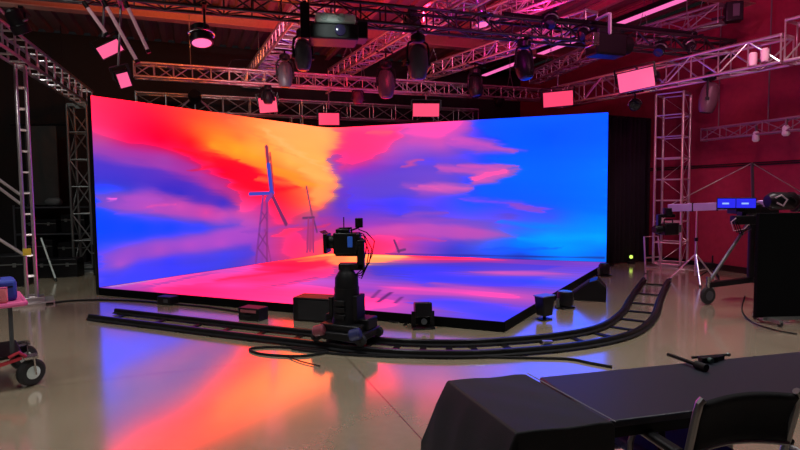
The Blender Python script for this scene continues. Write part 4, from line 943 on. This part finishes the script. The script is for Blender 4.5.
b_ = MB(); b_.bar(tri[0], ms+V((0, 0, .3)), .07, .07); b_.build('dolly_bar', BLACKM, t); b_ = MB(); b_.bar(tri[1], ms+V((0, 0, .3)), .07, .07); b_.build('dolly_bar', BLACKM, t); b_ = MB(); b_.bar(tri[2], ms+V((0, 0, .3)), .07, .07); b_.build('dolly_bar', BLACKM, t)
for q in tri:
    MB().tube(q+V((0, 0, .03)), bot+V((0, 0, -.2)), .022, 8).build('brace', ALUD, t)
    MB().tube(V((q.x, q.y, .2)), q+V((0, 0, .12)), .03, 8).build('steering_post', STEEL, t)
    for s in (0.0,):
        w = MB().lathe([(.07, -.03), (.11, -.028), (.125, -.01), (.125, .01), (.11, .028), (.07, .03)], V((q.x+s*.5, q.y-s*1.8, .125)), (.35, -1, 0), 24).build('wheel', RUBBER, t)
        MB().lathe([(.03, -.036), (.068, -.031), (.068, .031), (.03, .036)], V((q.x+s*.5, q.y-s*1.8, .125)), (.35, -1, 0), 18).build('hub', GREYP, w)
cp = a+V((-.0, -.02, -.38)); t = thing('remote_camera', 'dark camera hanging from the left end of the crane arm', 'camera', cp); M = Matrix.Translation(cp) @ Matrix.Rotation(.3, 4, 'Z')
MB(M).box((0, 0, .06), (.26, .16, .18)).build('body', BLACKM, t, .012); MB(M).lathe([(.055, 0), (.06, .12), (.05, .14)], (-.13, 0, .06), (-1, 0, 0), 20).build('lens', BLACK, t); MB(M).box((.16, 0, .06), (.08, .12, .12)).build('battery', GREYP, t, .006); MB(M).path([(-.08, 0, .15), (-.08, 0, .2), (.08, 0, .2), (.08, 0, .15)], .01, 8).build('handle', BLACKM, t)
for (x0, x1), lab in zip(((718, 735), (737, 755)), ('small blue-glowing monitor on the crane arm, the left of the pair', 'small blue-glowing monitor on the crane arm, the right of the pair')):
    c = aty((x0+x1)/2, 203.5, 7.32); w = (x1-x0)/540*7.3; t = thing('monitor', lab, 'monitor', c, 'crane monitors'); M = aim(c, V((1, 0, 1.6)))
    MB(M).box((0, .02, 0), (w, .035, .16)).build('casing', BLACKM, t, .006); MB(M).box((0, -.001, .004), (w-.02, .006, .125)).build('screen', BLUESCR, t); MB(M).box((-.01, -.0045, -.0), (w*.34, .003, .022)).build('caption_bar', mat('pale_screen_text', (.2, .3, .5, 1), .3, emit=rgb(150, 190, 255), es=.9), t)
    MB(M).bar((0, .04, -.02), (0, .17, -.02), .03, .03).build('mount', BLACKM, t)
p = aty(745, 220, 7.4); t = thing('control_unit', 'dark tangle of crane control gear with a pink-lit cable below the monitors', 'control unit', p); M = Matrix.Translation(p)
MB(M).box((0, 0, 0), (.34, .14, .12)).build('body', BLACKM, t, .012); MB(M).box((.0, .08, .05), (.06, .12, .12)).build('mount', BLACKM, t)
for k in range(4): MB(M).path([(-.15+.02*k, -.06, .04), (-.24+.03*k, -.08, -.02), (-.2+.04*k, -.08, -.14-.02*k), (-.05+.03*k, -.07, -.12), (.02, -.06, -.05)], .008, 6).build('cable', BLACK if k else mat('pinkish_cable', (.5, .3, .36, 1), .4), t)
p = aty(782, 201, 7.2); t = thing('control_unit', 'rounded dark gear with pale cables at the right end of the crane arm', 'control unit', p); M = Matrix.Translation(p)
MB(M).lathe([(.08, -.2), (.12, -.14), (.12, .14), (.07, .2)], (0, 0, 0), (1, 0, 0), 18).build('body', BLACKM, t); MB(M).path([(-.16, -.1, .04), (-.1, -.13, .08), (-.03, -.14, .02), (-.08, -.14, -.06), (-.15, -.12, -.02)], .012, 8).build('cable', mat('pale_grey_cable', (.45, .4, .42, 1), .5), t); MB(M).path([(.02, -.12, .06), (.1, -.14, .0), (.06, -.13, -.08)], .01, 8).build('cable', BLACK, t)
# big black panel on castors
q0 = atz(753, 318, .04)
t = thing('display_cart', 'large black screen seen from behind on a low wheeled stand at the right edge', 'screen', (q0.x+.35, 6.35, 0)); M = Matrix.Translation((q0.x+.315, 6.36, 0)) @ Matrix.Rotation(.06, 4, 'Z')
MB(M).box((0, 0, .69), (.72, .06, 1.24)).build('panel', MATTE, t, .008); MB(M).box((0, .05, .7), (.4, .06, .5)).build('rear_housing', BLACKM, t, .01)
b_ = MB(M); b_.bar((-.28, 0, .06), (.28, 0, .06), .06, .05); b_.bar((-.2, -.22, .055), (-.2, .22, .055), .05, .04); b_.bar((.2, -.22, .055), (.2, .22, .055), .05, .04); b_.build('base_frame', ALUD, t, .004)
for x in (-.2, .2):
    for y in (-.2, .2): MB(M).lathe([(.02, -.012), (.03, -.01), (.03, .01), (.02, .012)], (x, y, .03), (1, .3, 0), 16).build('castor', RUBBER, t)
# light stand with tripod
def stand(label, p, h, spread, m_, n=3, rot=0.3):
    t = thing('light_stand', label, 'stand', p)
    MB().tube(p+V((0, 0, .12)), p+V((0, 0, h*.55)), .02, 8).build('pole', m_, t); MB().tube(p+V((0, 0, h*.5)), p+V((0, 0, h)), .014, 8).build('upper_pole', m_, t); MB().lathe([(.03, 0), (.03, .06)], p+V((0, 0, h*.53)), n=10).build('collar', BLACKM, t)
    for k in range(n):
        a = rot+2*math.pi*k/n; d = V((math.cos(a), math.sin(a), 0)); l_ = MB(); l_.tube(p+V((0, 0, .5)), p+d*spread+V((0, 0, .02)), .013, 6); l_.build('leg', m_, t); MB().tube(p+V((0, 0, .2)), p+d*spread*.55+V((0, 0, .23)), .008, 6).build('strut', m_, t); MB().tube(p+d*spread*.97+V((0, 0, .0)), p+d*spread*.97+V((0, 0, .035)), .02, 8).build('foot', RUBBER, t)
    return t
p = atz(686, 280, 0); stand('pink-lit tripod stand in front of the pink truss tower', V((p.x, 9.15, 0)), 1.35, .42, ALU, rot=.2)
p = atz(712, 279, 0); t = thing('low_stand', 'low dark tripod gear on the floor beside the pink-lit stand', 'stand', p); M = Matrix.Translation(p)
for k in range(3):
    a = 2*math.pi*k/3+.5; MB(M).tube((0, 0, .2), (.22*math.cos(a), .22*math.sin(a), .012), .014, 6).build('leg', BLACKM, t)
MB(M).tube((0, 0, .15), (0, 0, .42), .014, 8).build('pole', BLACKM, t); MB(M).box((-.06, 0, .24), (.16, .12, .1)).build('box', BLACKM, t, .008)
p = atz(664, 268, 0); t = thing('step_frame', 'small pink tube frame leaning at the foot of the pink tower', 'frame', V((4.82, 10.35, 0))); M = Matrix.Translation((4.86, 10.3, 0)) @ Matrix.Rotation(.4, 4, 'Z')
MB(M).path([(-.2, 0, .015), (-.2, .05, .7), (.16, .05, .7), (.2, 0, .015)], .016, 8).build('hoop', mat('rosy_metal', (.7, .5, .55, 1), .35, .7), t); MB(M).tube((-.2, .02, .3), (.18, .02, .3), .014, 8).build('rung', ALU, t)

# ---------------------------------------------------------------- foreground table, case, chair
ta, tb = V((.63, 2.42, 0)), V((2.08, 2.77, 0)); d = (tb-ta).normalized(); nn = V((d.y, -d.x, 0))
TW = .5; TL = 1.85
t = thing('folding_table', 'long black folding table with a bluish sheen in the right foreground', 'table', ta+d*(TL/2)+nn*(TW/2))
tabm = mat('black_table_laminate', (.018, .021, .036, 1), .42, 0, .03, 200, .15, ior=1.5)  # blue of the screen's reflection put into the base colour
top = [ta, ta+d*TL, ta+d*TL+nn*TW, ta+nn*TW]
MB().prism([p+V((0, 0, .722)) for p in top], (0, 0, .028)).build('tabletop', tabm, t, .006)
b_ = MB(); q = [ta+d*.02+nn*.02, ta+d*(TL-.02)+nn*.02, ta+d*(TL-.02)+nn*(TW-.02), ta+d*.02+nn*(TW-.02)]
for i in range(4): b_.bar(q[i]+V((0, 0, .7)), q[(i+1) % 4]+V((0, 0, .7)), .02, .04)
b_.build('apron', BLACKM, t)
for s in (.3, TL-.3):
    for w in (.07, TW-.07): MB().tube(ta+d*s+nn*w+V((0, 0, 0)), ta+d*s+nn*w+V((0, 0, .72)), .014, 10).build('leg', BLACKM, t)
    MB().tube(ta+d*s+nn*.07+V((0, 0, .3)), ta+d*s+nn*(TW-.07)+V((0, 0, .3)), .012, 8).build('stretcher', BLACKM, t)
# cloth-covered case in front: top parallelogram with flared left side
c = [V((.20, 2.30, 0)), V((.565, 2.375, 0)), V((.755, 1.86, 0)), V((.39, 1.78, 0))]
zt = .782
t = thing('covered_case', 'large black cloth-covered box in the front, left of the folding table', 'case', (c[0]+c[2])/2)
lf = (c[0]-c[1]).normalized(); nearv = (c[3]-c[0]).normalized()
vs = []; rows = 14
prof = [(0, zt), (.01, zt-.012), (.055, zt-.10), (.10, zt-.20), (.125, zt-.26), (.12, zt-.4), (.12, .1), (.12, .0)]
bm_v = []; fs = []
ring_t = []
for j in range(rows+1):
    f = j/rows; L0 = c[0].lerp(c[3], f); R0 = c[1].lerp(c[2], f)
    row = [R0+V((0, 0, 0)), R0+V((0, 0, .1)), R0+V((0, 0, zt-.015)), R0-(-lf)*.012+V((0, 0, zt))]
    for k in range(1, 6): row.append(R0.lerp(L0, k/6)+V((0, 0, zt+.003*math.sin(k*1.7+j*.9))))
    for o, z in prof:
        wob = .006*math.sin(j*1.3+z*19)+.004*math.sin(j*2.9-z*31)
        row.append(L0+lf*(o+(wob if .01 < o else 0))*(1.0-.15*f)+V((0, 0, z)))
    bm_v += row; W_ = len(row)
for j in range(rows):
    for k in range(W_-1): fs.append((j*W_+k, j*W_+k+1, (j+1)*W_+k+1, (j+1)*W_+k))
fs += [tuple(range(W_)), tuple(rows*W_+k for k in reversed(range(W_)))]
MB().add(bm_v, fs).build('cover', mat('black_cover_fabric', (.014, .015, .018, 1), .6, 0, .25, 260, .25), t, .006)
b_ = MB(); b_.tube(c[3]+nearv*.003+V((0, 0, .05)), c[3]+nearv*.003+V((0, 0, zt-.03)), .003, 5); b_.build('seam', BLACKM, t)
b_ = MB(); b_.path([c[1]+V((0, 0, zt+.001)), c[1].lerp(c[2], .5)+V((0, 0, zt+.001)), c[2]+V((0, 0, zt+.001))], .0022, 5); b_.build('piping', mat('grey_piping', (.35, .36, .4, 1), .5), t)
# things on the table
def on_table(px, py): return atz(px, py, .75)
a, b = on_table(668, 358), on_table(704, 371); a.z = b.z = .768
t = thing('radio_handset', 'black rod-shaped handheld lying at a slant on the table', 'handset', (a+b)/2-V((0, 0, .018))); MB().tube(a, b, .009, 10).build('shaft', BLACKM, t); MB().tube(b-(b-a)*.22, b+(b-a)*.06, .018, 12).build('grip', RUBBER, t); e = V((0, -.012, -.004)); MB().tube(a+e*.5+(b-a)*.1, a+e*.5+(b-a)*.75, .005, 6).build('chrome_rail', STEEL, t)
p = on_table(708, 362); M = Matrix.Translation(p) @ Matrix.Rotation(.2, 4, 'Z')
t = thing('gear_clamp', 'small black clamp gear lying right behind the rod handset on the table', 'clamp', p); MB(M).box((0, 0, .014), (.09, .035, .028)).build('body', BLACKM, t, .005); MB(M).bar((.03, .0, .014), (.1, .02, .012), .022, .02).build('jaw', BLACKM, t); MB(M).lathe([(.012, 0), (.012, .02)], (-.01, -.018, .018), (0, -1, 0), 12).build('knob', mat('dull_green_plastic', (.1, .16, .14, 1), .4), t)
a, b = on_table(692, 359), on_table(728, 356); a.z = b.z = .757; t = thing('short_arm', 'thin black arm lying behind the clamp gear on the table', 'arm', (a+b)/2-V((0, 0, .007))); MB().tube(a, b, .007, 8).build('shaft', BLACKM, t); MB().lathe([(.007, -.01), (.011, 0), (.007, .01)], b, (1, 0, 0), 10).build('tip', ALUD, t)
# chair
t = thing('office_chair', 'black-backed armchair with a pale metal frame and blue seat pulled to the table', 'chair', (1.16, 1.95, 0))
bl, br = aty(697, 403, 1.74), aty(803, 393, 1.8)
bd = (br-bl).normalized(); lean = V((.03, -.07, .26))
zlow = .205
def back_pt(u, v): 
    p = bl.lerp(br, u); return p-V((0, -.06*v, zlow*v))+V((0, .03*math.sin(u*math.pi), .012*math.sin(u*math.pi)))
vs = []; fs = []; nu, nv = 16, 8
for j in range(nv+1):
    for i in range(nu+1): vs.append(back_pt(.05+.9*i/nu, .02+.9*j/nv)+V((0, .02*math.sin(math.pi*j/nv), 0)))
for j in range(nv):
    for i in range(nu): a_ = j*(nu+1)+i; fs.append((a_, a_+1, a_+nu+2, a_+nu+1))
o = MB().add(vs, fs).build('backrest', mat('black_mesh_fabric', (.008, .008, .01, 1), .8, 0, .5, 400, .3), t); sm = o.modifiers.new('thick', 'SOLIDIFY'); sm.thickness = .02
FR = mat('dull_pewter_frame', (.45, .45, .46, 1), .3, .8)
b_ = MB(); b_.path([back_pt(.02, 1.9), back_pt(.02, 1.1), back_pt(.02, .3), back_pt(.03, .02), back_pt(.06, -.03)], .013, 8); b_.build('back_post', FR, t)
b_ = MB(); b_.path([back_pt(.98, 1.9), back_pt(.98, 1.1), back_pt(.98, .3), back_pt(.97, .02), back_pt(.94, -.03)], .013, 8); b_.build('back_post', FR, t)
b_ = MB(); b_.path([back_pt(.02+.96*i/12, .97)-V((0, .012, 0)) for i in range(13)], .009, 8); b_.build('back_rail', FR, t)
# seat
s0 = back_pt(.02, 1.9); s1 = back_pt(.98, 1.9); fwd = V((-.25, .97, 0)); fwd.normalize()
s0.z = s1.z = .545; s0 += fwd*.05+bd*.03; s1 += fwd*.05
seat = [s0, s1, s1+fwd*.4, s0+fwd*.4-V((.02, 0, 0))]
MB().prism([p+V((0, 0, -.03)) for p in seat], (0, 0, .06)).build('seat', mat('royal_blue_upholstery', (.02, .03, .22, 1), .7, 0, .2, 200, .2), t, .02)
for k, (e0, sgn) in enumerate(((s0, -1), (s1, 1))):
    o_ = bd*(.045*sgn)
    b_ = MB(); p0_ = e0+o_+fwd*.19; b_.path([V((p0_.x, p0_.y, .5)), V((p0_.x, p0_.y, .6)), V((p0_.x, p0_.y, .65))-fwd*.02, V((p0_.x, p0_.y, .668))-fwd*.06, V((p0_.x, p0_.y, .66))-fwd*.3], .012, 8); b_.build('arm_tube', FR, t)
    b_ = MB(); q0_, q1_ = V((p0_.x, p0_.y, .682))-fwd*.0, V((p0_.x, p0_.y, .678))-fwd*.26; b_.bar(q0_, q1_, .045, .025); b_.build('armrest', BLACKM, t, .01)
    b_ = MB(); b_.tube(V((p0_.x, p0_.y, .52)), V((p0_.x, p0_.y, 0)), .013, 8); b_.build('leg', FR, t)
    r_ = e0+o_-fwd*.02; b_ = MB(); b_.tube(V((r_.x, r_.y, .53)), V((r_.x, r_.y, 0))-fwd*.06, .013, 8); b_.build('leg', FR, t)
    b_ = MB(); b_.tube(V((r_.x, r_.y, .505)), V((p0_.x, p0_.y, .505)), .012, 8); b_.build('side_rail', FR, t)
    b_ = MB(); bp_ = back_pt(.02 if k == 0 else .98, 1.9); b_.path([bp_, V((bp_.x, bp_.y, .56))+fwd*.02, V((r_.x, r_.y, .505))], .012, 8); b_.build('back_stem', FR, t)
b_ = MB(); a_ = s0+V((0, 0, -.035))-bd*.045; c_ = s1+V((0, 0, -.035))+bd*.045; b_.tube(a_+fwd*.02, c_+fwd*.02, .012, 8); b_.tube(a_+fwd*.34, c_+fwd*.34, .012, 8); b_.build('seat_rail', FR, t)

# ---------------------------------------------------------------- light
w = bpy.data.worlds.new('hall_air'); SC.world = w; w.use_nodes = True
w.node_tree.nodes['Background'].inputs[0].default_value = (.02, .018, .02, 1); w.node_tree.nodes['Background'].inputs[1].default_value = .3
def area(name, pos, target, size, col, power, sy=None, spread=math.pi):
    l = bpy.data.lights.new(name, 'AREA'); l.shape = 'RECTANGLE' if sy else 'SQUARE'; l.size = size
    if sy: l.size_y = sy
    l.color = col; l.energy = power; l.spread = spread
    o = bpy.data.objects.new(name, l); COL.objects.link(o); o.location = pos
    o.rotation_euler = (V(target)-V(pos)).to_track_quat('-Z', 'Y').to_euler(); return o
def spot(name, pos, target, col, power, ang=60, blend=.6, r=.08):
    l = bpy.data.lights.new(name, 'SPOT'); l.color = col; l.energy = power; l.spot_size = math.radians(ang); l.spot_blend = blend; l.shadow_soft_size = r
    o = bpy.data.objects.new(name, l); COL.objects.link(o); o.location = pos
    o.rotation_euler = (V(target)-V(pos)).to_track_quat('-Z', 'Y').to_euler(); return o
# unseen downlights added over the near half of the hall to fill the floor
for x, y, e in ((-5.2, 2.6, 30), (-1.6, 2.6, 26), (2.4, 3.2, 22), (-5.4, 5.6, 34), (-2.0, 5.2, 30), (1.8, 5.4, 30), (5.2, 4.6, 28), (4.9, 7.6, 24), (-6.6, 8.6, 20)):
    area('floor_fill_light', (x, y, 5.15), (x, y+.01, 0), .5, (.97, .97, .95), e, spread=math.radians(95))
# uplights in the rig washing the roof
spot('roof_wash', (-3.4, 8.6, 4.5), (-4.2, 10.5, 5.3), (1, .2, .015), 162, 120)
spot('roof_wash', (-1.5, 7.2, 4.5), (-2.4, 11.0, 5.3), (1, .1, .03), 102, 120)
spot('roof_wash', (.4, 8.6, 4.5), (.3, 10.6, 5.3), (1, .02, .08), 144, 130)
spot('roof_wash', (2.4, 9.2, 4.5), (2.6, 10.9, 5.3), (.9, .02, .22), 119, 130)
spot('roof_wash', (1.4, 6.8, 4.4), (1.8, 8.8, 5.3), (.7, .02, .5), 119, 130)
spot('roof_wash', (4.6, 8.2, 4.5), (4.8, 10.2, 5.3), (.7, .02, .22), 51, 130)
spot('roof_wash', (-1.2, 9.8, 4.5), (-1.0, 11.4, 5.3), (1, .03, .07), 76, 130)
# added pink and white washes that brighten rig, towers and red wall
area('pink_wash', (3.9, 6.4, 4.7), (5.8, 10.4, 2.6), .5, (1, .28, .48), 42)
area('pink_wash', (1.0, 9.0, 5.05), (.6, 12.2, 3.9), .5, (1, .14, .3), 22)
area('pink_wash', (-2.4, 8.0, 5.05), (-2.6, 12.0, 3.9), .5, (1, .16, .24), 14)
area('red_wash', (4.4, 7.4, 4.6), (7.0, 8.8, 1.6), .4, (1, .1, .4), 12)
area('white_wash', (-4.0, 5.4, 4.6), (-6.2, 9.0, 3.2), .4, (1, .9, .88), 10)
spot('projector_fill', (-.7, 4.6, 4.4), aty(331, 24, 6.9), (.85, 1, .95), 150, 8, .3)  # added narrow spot that brightens the projector lid
area('back_glow', (-6.9, 9.0, 4.6), (-7.4, 11.8, 1.0), .5, (.9, 1, .93), 9)
spot('truss_wash', (-2.3, 8.6, 3.3), (-3.2, 13.6, 3.72), (1, .8, .85), 110, 50, r=.03)
spot('truss_wash', (1.0, 7.6, 3.45), (.5, 15.0, 3.75), (1, .75, .85), 140, 34, r=.03)
spot('truss_wash', (-1.5, 8.5, 3.0), (-2.25, 10.6, 4.35), (1, .5, .55), 60, 60, r=.03)
spot('tower_wash', (-4.3, 5.4, 3.6), (-5.5, 7.98, 1.9), (1, .92, .93), 70, 46, r=.03)
spot('tower_wash', (4.3, 7.9, 3.1), (5.5, 11.0, 1.3), (1, .42, .55), 120, 44, r=.03)
spot('tower_wash', (4.2, 7.4, 2.9), (5.4, 9.8, 3.75), (1, .5, .62), 60, 50, r=.03)
SC.view_settings.view_transform = 'Standard'; SC.view_settings.look = 'None'; SC.view_settings.gamma = 1; SC.view_settings.use_curve_mapping = False
SC.view_settings.exposure = 0.0
cy = SC.cycles
cy.use_denoising = True
cy.max_bounces = 6; cy.diffuse_bounces = 3; cy.glossy_bounces = 4; cy.sample_clamp_indirect = 6
bpy.context.view_layer.update()
